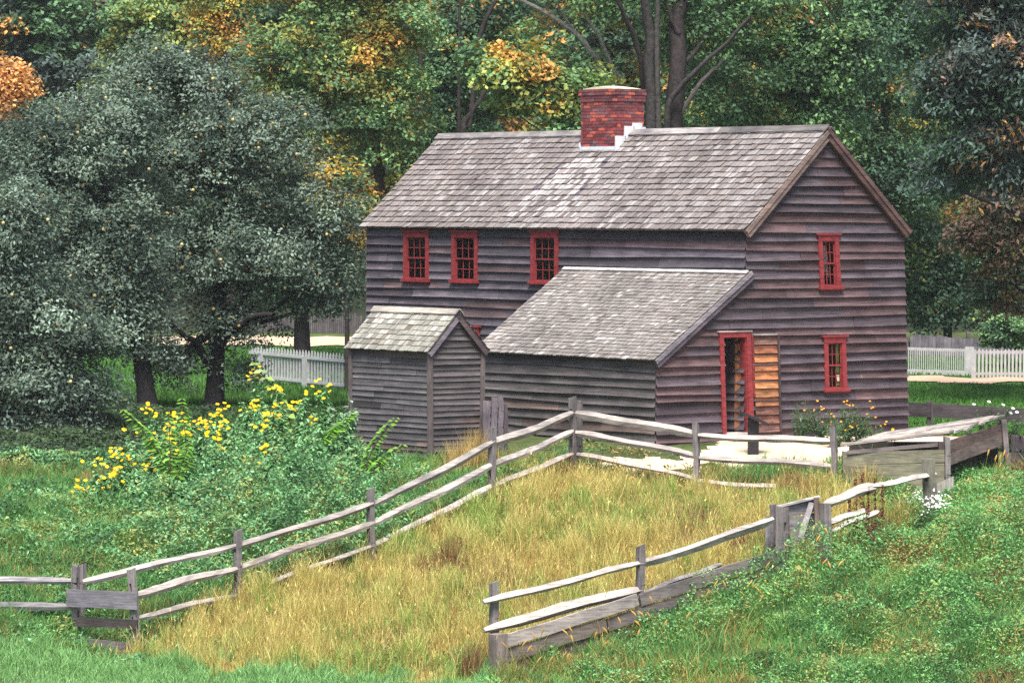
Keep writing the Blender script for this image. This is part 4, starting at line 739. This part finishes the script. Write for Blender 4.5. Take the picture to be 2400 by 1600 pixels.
T, C = tree('apple_tree', 'big grey-green apple tree with yellow fruit nearest the farmhouse', 93, 500, pxell(93, (400, 170, 130, 95), (500, 240, 170, 120), (620, 330, 170, 110), (280, 230, 120, 90), (420, 380, 200, 130), (740, 500, 110, 110), (600, 560, 180, 130), (430, 600, 180, 120), (760, 650, 90, 70), (560, 740, 110, 60), (430, 830, 110, 60), (560, 860, 60, 36), (800, 590, 55, 60), (300, 300, 120, 100)), APL, 1000, 75, .105, .055, trunk=.21, nbr=40, seed=61, size=.42, flat=.6, hue=1.2, group=AG, bark=(.022, .02, .022), fleck=(.012, (.38, .27, .09)),
     extra=[([(500, 880, 0), (520, 800, -.3), (550, 770, -.8), (590, 745, -1.4), (640, 735, -2)], (26, 10, (.02, .018, .02))), ([(495, 860, 0), (455, 800, -.5), (400, 760, -1.2)], (22, 9, (.02, .018, .02)))])
apples(T, C, 50, 1)
T, C = tree('apple_tree', 'spreading apple tree with a short dark trunk left of the big apple tree', 90, 352, pxell(90, (200, 330, 150, 110), (120, 300, 120, 80), (30, 400, 120, 100), (120, 470, 170, 120), (280, 540, 160, 110), (180, 640, 180, 110), (300, 720, 150, 80), (60, 600, 110, 110), (320, 795, 80, 40), (170, 770, 130, 70), (260, 270, 120, 90)), APL, 760, 75, .105, .055, trunk=.2, nbr=30, seed=62, size=.42, flat=.6, hue=1.2, group=AG, bark=(.022, .02, .022), fleck=(.012, (.38, .27, .09)))
apples(T, C, 30, 2)
T, C = tree('apple_tree', 'low apple tree at the left edge whose boughs sweep down to the ground', 84.5, 40, pxell(84.5, (30, 520, 110, 120), (60, 690, 140, 90), (170, 770, 110, 60), (100, 870, 150, 80), (170, 900, 110, 60), (60, 980, 130, 60), (170, 985, 90, 50), (-60, 800, 120, 160), (215, 1010, 50, 35), (20, 1050, 90, 35)), APL, 620, 75, .105, .055, trunk=.2, nbr=24, seed=63, size=.42, flat=.6, hue=1.2, group=AG, bark=(.022, .02, .022), fleck=(.008, (.38, .27, .09)))
apples(T, C, 14, 3)

# ---------------------------------------------------------------- grasses and ground cover
def scatter(n, x0, x1, y0, y1, cond):
    X = r.uniform(x0, x1, n); Y = r.uniform(y0, y1, n); k = cond(X, Y); return X[k], Y[k], gz(X[k], Y[k])
NJ = Noise(44, .8); pen = lambda X, Y: inpoly(X+.18*NJ(np.c_[X, Y, 0*X])*(Y < 70), Y+np.where(Y < 68.4, .42, .05)*NJ(np.c_[Y, X, 0*X]), PEN)
grv = lambda X, Y: inpoly(X+.12*NZ2(np.c_[X, Y, 0*X]), Y+.2*NZ2(np.c_[Y, X, 0*X]), GRAV)
NC = Noise(45, .55); NG = Noise(41, 2.6); NH = Noise(42, 1.2); NR = Noise(43, 1.7)
def inhouse(X, Y):
    a = (X-HO[0])*math.cos(RZ)+(Y-HO[1])*math.sin(RZ); b = -(X-HO[0])*math.sin(RZ)+(Y-HO[1])*math.cos(RZ)
    h = ((a > -HL-.1) & (a < .05) & (b > -.05) & (b < HD+.3)) | ((a > -LT) & (a < .05) & (b > -HP-.05) & (b < 0)); o = at(1006, 1073, 78.); a2 = a-((o[0]-HO[0])*math.cos(RZ)+(o[1]-HO[1])*math.sin(RZ)); b2 = b-(-(o[0]-HO[0])*math.sin(RZ)+(o[1]-HO[1])*math.cos(RZ))
    return h | ((a2 > -OL) & (a2 < 0) & (b2 > 0) & (b2 < OW))
# golden meadow of the pen
X, Y, Z = scatter(520000, -9, 7.5, 66, 77.5, lambda X, Y: pen(X, Y) & ~grv(X, Y)); P = np.c_[X, Y, Z]; P0 = np.c_[X, Y, 0*X]; n = len(P); u = NG(P0); v = NR(P0)
green = (u+.85*r.normal(size=n)) > np.interp(Y, [66.5, 68, 71, 75], [-.7, .2, .15, -.1]); red = (v+.4*r.normal(size=n) > 1.35)
c = np.where(green[:, None], A([.22, .34, .075]), A([.52, .45, .15])); pale = r.random(n) < .22; c[pale] = A([.66, .56, .22]); oc = r.random(n) < .15; c[oc & ~green] = A([.44, .30, .09]); c[red] = A([.20, .09, .055])
c *= np.exp(.22*r.normal(size=n))[:, None]; h = (.27+.11*NH(P0)+.05*NG(P0*2.2))*np.exp(.38*r.normal(size=n)); h = np.clip(h*(.95+.32*NC(P0)), .05, .85)*np.where(green, .8, 1)*np.interp(Y, [74, 76.5], [1, .45]); tip = np.where(green[:, None], c*1.15, A([.58, .50, .19])*np.exp(.3*r.normal(size=n))[:, None])
prop(link('meadow_grass', blades_mesh('meadow_grass', P, h, np.c_[r.normal(size=(n, 2))*.085, -.02*np.ones(n)]*(h/.4)[:, None], r.uniform(.006, .015, n), np.clip(c, .01, .8), M_GRASS, np.clip(tip, .01, .85))), kind='stuff')
# seed heads over the meadow
k = r.choice(n, 24000, False); k = k[~green[k]]; hp = P[k]+np.c_[r.normal(size=(len(k), 2))*.1, h[k]*1.12]; m = len(hp)
prop(link('grass_seed_heads', quads_mesh('grass_seed_heads', leaf_quads(hp, r.normal(size=(m, 3))*A([1, 1, .3]), r.normal(size=(m, 3))*.3+A([.1, 0, 1]), r.uniform(.05, .12, m), .018), np.clip(A([.56, .42, .15])*np.exp(.3*r.normal(size=m))[:, None], 0, .8), M_GRASS)), kind='stuff')
k = r.choice(n, 4500, False); m = len(k); prop(link('dry_stalks', blades_mesh('dry_stalks', P[k], r.uniform(.35, .85, m), r.normal(size=(m, 3))*A([.14, .14, 0]), r.uniform(.006, .011, m), np.clip(A([.26, .14, .06])*np.exp(.35*r.normal(size=m))[:, None], 0, .8), M_GRASS, np.clip(A([.40, .27, .10])*np.exp(.35*r.normal(size=m))[:, None], 0, .8))), kind='stuff')
# green blades: foreground bank, left bank, below the pen
left = lambda X, Y: ~pen(X, Y) & ~grv(X, Y) & ~inhouse(X, Y)
X, Y, Z = scatter(460000, -12, 12, 62.5, 80, lambda X, Y: left(X, Y) & ~((X > 1.5) & (Y > 77)) & ~((X < 3) & (Y > 78.5))); P = np.c_[X, Y, Z]; P0 = np.c_[X, Y, 0*X]; n = len(P); u = NG(P0); v = NR(P0)
c = np.where((u+.4*r.normal(size=n) > .35)[:, None], A([.16, .33, .085]), A([.11, .26, .08])); dry = r.random(n) < np.clip(.22+.18*v+np.where((X > -.5) & (X < 4.5), .12, 0), .02, .6); c[dry] = A([.33, .25, .08]); c[(v > 1.5) & (r.random(n) < .5)] = A([.22, .12, .06])
c *= np.exp(.25*r.normal(size=n))[:, None]; h = np.clip((.20+.07*NH(P0)+np.where((X > -.6) & (X < 4.2) & (Y < 70.6), .10, 0))*np.exp(.3*r.normal(size=n)), .06, .7)*np.interp(Y, [65.5, 67.3], [.6, 1]); lush = (X < -.3) & (Y < 67.8); c[lush] = A([.20, .38, .14])*np.exp(.2*r.normal(size=lush.sum()))[:, None]
prop(link('green_grass', blades_mesh('green_grass', P, h, np.c_[r.normal(size=(n, 2))*.12, -.02*np.ones(n)]*(h/.3)[:, None], r.uniform(.010, .02, n), np.clip(c, .01, .8), M_GRASS)), kind='stuff')
# mown lawns
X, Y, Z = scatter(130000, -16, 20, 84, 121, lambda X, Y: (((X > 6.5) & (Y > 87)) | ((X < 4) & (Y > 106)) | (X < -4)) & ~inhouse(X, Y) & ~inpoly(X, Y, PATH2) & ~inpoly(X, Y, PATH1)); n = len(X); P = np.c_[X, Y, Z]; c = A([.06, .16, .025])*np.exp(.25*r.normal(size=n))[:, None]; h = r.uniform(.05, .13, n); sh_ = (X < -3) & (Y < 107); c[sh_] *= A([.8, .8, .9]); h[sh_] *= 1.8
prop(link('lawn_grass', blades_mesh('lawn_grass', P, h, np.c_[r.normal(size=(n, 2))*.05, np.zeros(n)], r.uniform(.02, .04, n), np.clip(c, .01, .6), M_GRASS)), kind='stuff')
# leafy weeds
def weeds(name, n, x0, x1, y0, y1, cond, hf, cols, ll, lw, upn=.75):
    X, Y, Z = scatter(n, x0, x1, y0, y1, cond); P0 = np.c_[X, Y, 0*X]; n = len(X); H = hf(X, Y, P0); t = r.random(n)**.6
    P = np.c_[X+r.normal(size=n)*.03, Y, Z+H*t]; u = (NH(P0+A([7, 3, 0]))+.7*r.normal(size=n)); ci = np.clip(((u+1.8)/3.6*len(cols)).astype(int), 0, len(cols)-1); c = A(cols)[ci]*np.exp(.28*r.normal(size=n))[:, None]
    ok = H > .03; Q = leaf_quads(P, A([0, -.15, upn])+r.normal(size=(n, 3))*.5, r.normal(size=(n, 3))+A([0, 0, -.4]), ll*r.uniform(.55, 1.4, n), lw*r.uniform(.55, 1.4, n), .1)
    return prop(link(name, quads_mesh(name, Q[ok], np.clip(c[ok], .005, .8), M_LEAF)), kind='stuff')
WG_ = [(.05, .12, .04), (.09, .23, .07), (.14, .34, .10), (.17, .36, .16), (.20, .37, .10), (.29, .25, .09)]
def h_right(X, Y, P0):
    d = .15+.15*NG(P0*A([1, .8, 1]))+.10*NH(P0); s = (X-foot('Q1')[0])/(foot('Q3')[0]-foot('Q1')[0]); dl = (foot('Q1')[1]+s*(foot('Q3')[1]-foot('Q1')[1]))-Y; d = d+np.where((dl > 0) & (dl < 1.6) & (s < 1.3), np.interp(s, [.25, .5, 1], [0, .22, .42]), 0); d = d*np.where((X > 7.0) & (Y > 72.6), .25, 1); return np.clip(d+np.interp(X, [2, 5, 8], [0, .10, .30])*np.interp(Y, [66, 69, 72], [.2, .8, 1.1]), 0, .95)
weeds('weed_cover', 230000, -1.2, 12.5, 63.5, 75.5, lambda X, Y: left(X, Y) & (X > np.interp(Y, [64, 67, 74], [-1.2, .2, 5.6])), h_right, WG_, .066, .028)
def h_left(X, Y, P0):
    px, py = project(np.c_[X, Y, gz(X, Y)]); bigc = np.clip(1-((px-600)/330)**2, 0, 1)*np.clip((Y-71.0)/2.5, 0, 1)
    return np.clip(.14+.10*NG(P0)+.08*NH(P0)+.62*bigc*(1+.3*NH(P0)), 0, 1.25)
weeds('undergrowth', 190000, -11.5, .6, 66.2, 80.2, lambda X, Y: left(X, Y) & (Y > 67.4+.5*NH(np.c_[X, Y, 0*X])) & ~((X > -2.2) & (Y > 76.3)), h_left, [(.05, .12, .05), (.09, .22, .085), (.14, .32, .13), (.19, .37, .19), (.25, .30, .10)], .085, .042)
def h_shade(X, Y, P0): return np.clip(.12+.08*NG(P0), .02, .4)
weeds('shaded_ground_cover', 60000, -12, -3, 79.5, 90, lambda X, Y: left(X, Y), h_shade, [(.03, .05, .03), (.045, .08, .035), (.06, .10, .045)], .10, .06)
weeds('pen_weeds', 42000, -9, 7.5, 66, 77, lambda X, Y: pen(X, Y) & ~grv(X, Y) & ((NG(np.c_[X, Y, 0*X])+.5*NH(np.c_[X+3, Y, 0*X])) > np.interp(Y, [66.5, 69, 75], [-.9, .5, .8])), lambda X, Y, P0: np.clip(.22+.14*NH(P0), .05, .55), [(.06, .11, .04), (.12, .20, .06), (.20, .28, .08), (.25, .20, .07), (.22, .09, .05)], .07, .035)
# small tufts round the yard edge and along the lean-to foot
weeds('yard_weeds', 9000, -.5, 9.0, 75.6, 80.5, lambda X, Y: left(X, Y) & ((Y < 77.3) | (X < 3.4)), lambda X, Y, P0: np.clip(.06+.10*NR(P0), 0, .4), [(.08, .15, .05), (.16, .18, .06), (.30, .22, .08)], .08, .04)

# ---------------------------------------------------------------- single plants
PM = {}
def flower_plant(name, x, Y, top, label, group, seed, nst=4, lc=((.11, .25, .09), (.18, .38, .16), (.26, .46, .24)), fc=(.85, .55, .01), ll=.20, lw=.095, nfl=2, fs=.08, spread=.28, cat='flowering plant', lpm=36, disc=True, flw='flower_cluster', heads=(3, 9)):
    r = np.random.default_rng(seed); z = g1(x, Y); H = top-z; root = empty(name, (x, Y, z), label, cat, group); mb = MB(); L = [[], [], [], []]; tips = []
    for k in range(nst):
        a = r.uniform(0, 6.28); b = A([x, Y, z])+A([math.cos(a), math.sin(a), 0])*.06; hh = H*(1 if k == 0 else r.uniform(.68, .98)); q = b+A([math.cos(a)*spread*r.uniform(.3, 1.1), math.sin(a)*spread*r.uniform(.3, 1.1), hh])
        t = np.linspace(0, 1, 6)[:, None]; P = b+(q-b)*t; P[:, :2] = b[:2]+(q-b)[:2]*t**1.7; mb.tube(P, np.linspace(.014, .005, 6), 5, (.09, .10, .045), False); tips.append(P[-1])
        m = int(lpm*hh*2.2); tt = r.uniform(.06, .97, m); az = r.uniform(0, 6.28, m); pos = np.stack([np.interp(tt, t[:, 0], P[:, i]) for i in range(3)], 1); out = np.c_[np.cos(az), np.sin(az), 0*az]; s = np.interp(tt, [0, .5, 1], [1, 1, .5])
        L[0].append(pos+out*(.10*s)[:, None]+A([0, 0, -.01])); L[1].append(A([0, 0, 1.])+out*.35+r.normal(size=(m, 3))*.25); L[2].append(out+A([0, 0, -.35])+r.normal(size=(m, 3))*.2); L[3].append(s*r.uniform(.6, 1.2, m))
    mb.build('stems', M_LEAF, root, local=False); c, nn, ax, s = (np.concatenate(q) for q in L); col = A(lc)[r.integers(0, len(lc), len(c))]*np.exp(.22*r.normal(size=len(c)))[:, None]
    link('foliage', quads_mesh('foliage', leaf_quads(c, nn, ax, ll*s, lw*s, .15), np.clip(col, .005, .8), M_LEAF), root)
    for tp in (tips*3)[:nfl]:
        Q = []; CC = []; hd = int(r.integers(*heads)); tp = tp+A([r.normal()*.05, r.normal()*.05, r.uniform(-.12, .03)])
        for k in range(hd):
            o = tp+A([r.normal()*.10, r.normal()*.08, r.normal()*.07]); nn = A([r.normal()*.3, -.55, .9+.2*r.normal()]); nn /= np.linalg.norm(nn); np_ = 9; ang = np.arange(np_)*6.283/np_+r.random(); e1 = np.cross(nn, [1, .2, 0]); e1 /= np.linalg.norm(e1); e2 = np.cross(nn, e1)
            dirs = np.cos(ang)[:, None]*e1+np.sin(ang)[:, None]*e2; Q.append(leaf_quads(o+dirs*fs*.32, np.tile(nn, (np_, 1))+dirs*.2, dirs, fs*.62, fs*.34)); CC.append(np.tile(A(fc)*math.exp(.12*r.normal()), (np_, 1)))
            if disc: Q.append(leaf_quads((o+nn*.006)[None], nn[None], e1[None], fs*.3, fs*.3)); CC.append(A([[.45, .2, .02]]))
        link(flw, quads_mesh(flw, np.concatenate(Q), np.clip(np.concatenate(CC), 0, .95), M_PETALY), root)
    return root
YG = 'tall yellow-flowered plants beside the outhouse'; YL = 'tall yellow-flowered leafy plant in the overgrown clump beside the outhouse'
for k, (px, py, Y, nf) in enumerate(((206, 1130, 75.2, 3), (235, 1075, 75.8, 3), (262, 1105, 75.4, 2), (296, 1010, 76.2, 3), (330, 1060, 76.0, 2), (358, 955, 76.8, 4), (378, 1030, 76.3, 3), (300, 1090, 75.6, 1), (430, 985, 76.6, 1), (462, 985, 77.0, 3), (478, 970, 77.2, 3), (505, 955, 77.6, 2), (527, 1020, 76.6, 2), (545, 980, 77.4, 2), (560, 945, 78.0, 1),
        (590, 985, 77.2, 1), (625, 955, 78.0, 2), (634, 905, 78.8, 2), (690, 920, 78.6, 2), (700, 985, 77.6, 0), (740, 990, 77.4, 0), (640, 1040, 76.6, 1), (580, 1070, 76.0, 1), (460, 1075, 75.8, 0), (520, 1110, 75.4, 0), (400, 1090, 75.7, 1), (700, 1075, 76.3, 0), (770, 1060, 76.8, 0), (330, 1120, 75.2, 0), (480, 1040, 76.4, 0), (560, 1030, 76.8, 0), (650, 985, 77.8, 1), (670, 1040, 77, 0), (730, 1040, 77.2, 0), (800, 1010, 77.8, 0), (610, 1115, 75.6, 0), (690, 1130, 75.6, 0), (430, 1130, 75.2, 0), (800, 960, 78.2, 0), (840, 1020, 77.6, 0), (880, 1050, 77.4, 0), (770, 1000, 77.8, 0), (720, 940, 78.4, 1), (660, 940, 78.4, 1), (510, 1000, 77.2, 1), (400, 1010, 76.6, 1), (762, 900, 79.2, 1), (600, 875, 79.3, 1))):
    p = at(px, py, Y); flower_plant('yellow_flower_plant', p[0], Y, p[2], YL, YG, 300+k, 4, nfl=nf)
p = at(800, 925, 78.6)
flower_plant('pale_leaf_plant', p[0], 78.6, p[2], 'pale grey-green broad-leaved plant touching the left side of the outhouse', None, 350, 5, ((.20, .30, .22), (.26, .36, .27), (.15, .25, .17)), ll=.22, lw=.16, nfl=0, spread=.3, cat='plant', lpm=18)
def sapling(base, tip, Y, label, seed, n=30, ll=.20, lw=.075, col=((.12, .27, .03), (.17, .33, .045), (.09, .22, .03)), arch=.25):
    r = np.random.default_rng(seed); q = at(*tip, Y); b = at(*base, Y); b[2] = g1(b[0], b[1]); root = empty('sapling', b, label, 'sapling', 'upright saplings in the overgrown clump'); t = np.linspace(0, 1, 10)[:, None]; P = b+(q-b)*t; P[:, 0] = b[0]+(q-b)[0]*t[:, 0]**(1+arch*4)
    mb = MB(); mb.tube(P, np.linspace(.016, .005, 10), 5, (.12, .055, .04), False); mb.build('stem', M_LEAF, root, local=False); d = (q-b)/np.linalg.norm(q-b); c = []; nn = []; ax = []; s = []
    for k in range(n):
        u = .18+.82*k/n; o = A([np.interp(u, t[:, 0], P[:, i]) for i in range(3)])
        for sg in (-1, 1):
            sd_ = A([sg*.9, -.35+.2*r.normal(), .25]); c.append(o+sd_*.085*np.interp(u, [0, .8, 1], [1.2, 1, .5])); nn.append(A([.25*sg, -.5, .9])+r.normal(size=3)*.25); ax.append(sd_+A([0, 0, -.25])+r.normal(size=3)*.15); s.append(np.interp(u, [0, .8, 1], [1.15, 1, .55])*r.uniform(.8, 1.2))
    c, nn, ax, s = map(A, (c, nn, ax, s)); link('foliage', quads_mesh('foliage', leaf_quads(c, nn, ax, ll*s, lw*s*1.25, .15), np.clip(A(col)[r.integers(0, 3, len(c))]*np.exp(.15*r.normal(size=len(c)))[:, None], 0, .8), M_LEAF), root)
sapling((405, 1145), (283, 958), 75.6, 'feathery sapling bending left over the yellow flowers', 1, 26)
sapling((440, 1160), (425, 930), 75.9, 'straight bright green sapling rising from the middle of the flower clump', 2, 24)
sapling((400, 1160), (395, 965), 75.5, 'shorter upright sapling beside the straight bright green one', 3, 20, ll=.16)
sapling((410, 1160), (447, 1035), 75.3, 'low leaning sapling at the foot of the flower clump', 4, 16, ll=.17)
sapling((740, 1110), (840, 965), 77.5, 'bright yellow-green sapling fanning against the outhouse corner', 5, 22); sapling((730, 1110), (800, 990), 77.3, 'second fanning sapling close to the outhouse corner', 6, 20)
sapling((855, 1110), (935, 975), 76.8, 'slim sapling leaning right across the outhouse boards', 7, 18, ll=.15, lw=.07); sapling((870, 1120), (955, 1040), 76.6, 'small sapling spreading low across the outhouse boards', 8, 12, ll=.14, lw=.07)
sapling((700, 900), (582, 838), 79.5, 'pale leafy shoot arching left towards the picket fence', 9, 12, ll=.22, lw=.12, col=((.22, .36, .08), (.28, .42, .12), (.18, .30, .1)))
OG = 'orange-flowered bushes under the gable window'
for k, (px, py, Y, nst) in enumerate(((1880, 935, 80.6, 7), (1925, 950, 80.6, 7), (1985, 940, 81.0, 8), (2015, 960, 81.0, 7), (1960, 975, 80.0, 6), (2045, 985, 80.6, 5))):
    p = at(px, py, Y); flower_plant('orange_flower_bush', p[0], Y, p[2], 'feathery green bush dotted with orange flowers under the lower gable window', OG, 400+k, nst+3, ((.04, .10, .05), (.06, .14, .06), (.09, .18, .08)), (.75, .30, .02), .10, .035, 4, .05, .36, 'bush', 40, False, 'flower', (1, 3))
p = at(2085, 1010, 79.2); flower_plant('yellow_bloom', p[0], 79.2, p[2], 'tiny yellow-flowered plant at the foot of the right gable corner', None, 420, 3, ((.05, .11, .05),)*2, (.85, .5, .01), .08, .04, 3, .06, .2, 'flowering plant', 20, False, 'flower', (2, 4))
for k, (px, py) in enumerate(((2320, 935), (2360, 965), (2290, 1000))):
    p = at(px, py, 81.5); flower_plant('white_flower_bush', p[0], 81.5, p[2], ('leafy bush with round white blooms behind the low shelter', 'taller leafless-headed green bush right of the white blooms', 'small green bush low behind the shelter roof')[k], 'garden bushes behind the low shelter', 430+k, 8, ((.04, .085, .045), (.06, .12, .06), (.08, .15, .08)), (.85, .85, .85), .13, .06, 5 if k == 0 else 0, .075, .4, 'bush', 30, False, 'flower', (1, 3))
DGp = 'rusty dock spikes by the short rails'
for k, (px, py, Y) in enumerate(((2005, 1120, 71.8), (2022, 1105, 71.8), (2035, 1140, 71.5), (2050, 1120, 71.9), (2068, 1135, 71.7), (1990, 1160, 71.5), (2030, 1190, 71.2), (2010, 1215, 71), (2045, 1225, 70.9))):
    p = at(px, py, Y); z = g1(p[0], Y); root = empty('dock_plant', (p[0], Y, z), 'rust brown dried dock spike rising in front of the short grey rails', 'weed', DGp); rr = np.random.default_rng(500+k); mb = MB(); mb.tube([(p[0], Y, z), (p[0]+.02, Y, (z+p[2])/2), (p[0]+.03*rr.normal(), Y, p[2])], [.008, .007, .004], 5, (.16, .06, .05), False); mb.build('stem', M_LEAF, root, local=False)
    m = 90; t = rr.uniform(.45, 1, m); c = np.c_[p[0]+rr.normal(size=m)*.035*(1.3-t), Y+rr.normal(size=m)*.035, z+(p[2]-z)*t]; link('seed_head', quads_mesh('seed_head', leaf_quads(c, rr.normal(size=(m, 3)), rr.normal(size=(m, 3)), .05, .035), A([.16, .055, .045])*np.exp(.25*rr.normal(size=m))[:, None], M_LEAF), root)
p = at(2150, 1170, 72.3); flower_plant('white_aster', p[0], 72.3, p[2]+.1, 'weed covered in small white flowers at the foot of the squat post', None, 520, 7, ((.07, .14, .06), (.10, .19, .08)), (.8, .8, .8), .10, .045, 18, .035, .6, 'flowering plant', 25, False, 'flower_cluster', (6, 12))
def dry_tuft(px, py, Y, label, group, seed, n=420, wd=.42, col=(.46, .33, .13), name='dry_grass_tuft'):
    rr = np.random.default_rng(seed); p = at(px, py, Y); z = g1(p[0], Y); H = p[2]-z; b = np.c_[p[0]+rr.normal(size=n)*wd*.35, Y+rr.normal(size=n)*.15, np.full(n, z)]; h = H*rr.uniform(.45, 1, n); me = blades_mesh(name, b, h, np.c_[rr.normal(size=(n, 2))*wd*.35, np.zeros(n)], rr.uniform(.006, .014, n), np.clip(A(col)*np.exp(.25*rr.normal(size=n))[:, None], 0, .8), M_GRASS)
    o = link(name, me); o.location = (0, 0, 0); m = n*2; i = rr.integers(0, n, m)
    prop(o, label, 'grass tuft', group, 'thing')
for a in ((1075, 1020, 77.0, 'tan dry grass tuft in front of the outhouse gable', 1), (1115, 985, 77.2, 'taller tan dry grass tuft at the right corner post of the outhouse', 2), (2030, 1068, 74.0, 'wispy tan weed tuft against the front planks of the low shelter', 3), (1900, 1090, 74.0, 'faint dry tuft below the rails left of the low shelter', 4)): dry_tuft(*a[:3], a[3], 'dry tan grass tufts', a[4], 420 if a[4] < 3 else 260)
FG = 'foxtail grasses leaning over the retaining planks'
rr = np.random.default_rng(640)
for k in range(46):
    px = rr.uniform(1190, 1960) if k < 40 else rr.uniform(2290, 2350); u = (px-1160)/675; Yf = 66.3+u*3.3-rr.uniform(.1, 1.2) if k < 40 else 74.2; x = at(px, 1400, Yf)[0]; z = g1(x, Yf); hh = rr.uniform(.45, .8); dx = rr.choice([-1, 1])*rr.uniform(.1, .45)*hh if k < 40 else .08
    root = empty('foxtail_grass', (x, Yf, z), 'golden foxtail grass stem with a nodding seed head', 'grass stem', FG); root['kind'] = 'thing'; t = np.linspace(0, 1, 7)[:, None]; P = A([x, Yf, z])+np.c_[dx*t**2, 0*t, hh*t]; mb = MB(); mb.tube(P, np.linspace(.007, .004, 7), 4, (.17, .22, .06), False); mb.build('stem', M_LEAF, root, local=False)
    d = P[-1]-P[-2]; d /= np.linalg.norm(d); s = np.linspace(0, 1, 6)[:, None]; Q = P[-1]+d*.15*s+A([dx*.08, 0, -.02])*s**2; mb = MB(); mb.tube(Q, .017*np.sin(np.linspace(.35, 2.9, 6)), 6, A([.55, .33, .08])*math.exp(.2*rr.normal()), True); mb.build('seed_head', M_LEAF, root, local=False)

# ---------------------------------------------------------------- mist in the air
mb = MB(); mb.box((-60, -20, -9), (60, 160, 34)); hz_mat = bpy.data.materials.new('mist'); hz_mat.use_nodes = True; nt = hz_mat.node_tree; nt.nodes.remove(nt.nodes['Principled BSDF'])
pv = nt.nodes.new('ShaderNodeVolumePrincipled'); pv.inputs['Color'].default_value = (.93, .96, 1, 1); pv.inputs['Density'].default_value = .00014; pv.inputs['Anisotropy'].default_value = .0
nt.links.new(pv.outputs[0], nt.nodes['Material Output'].inputs['Volume']); prop(mb.build('haze', hz_mat), kind='stuff')
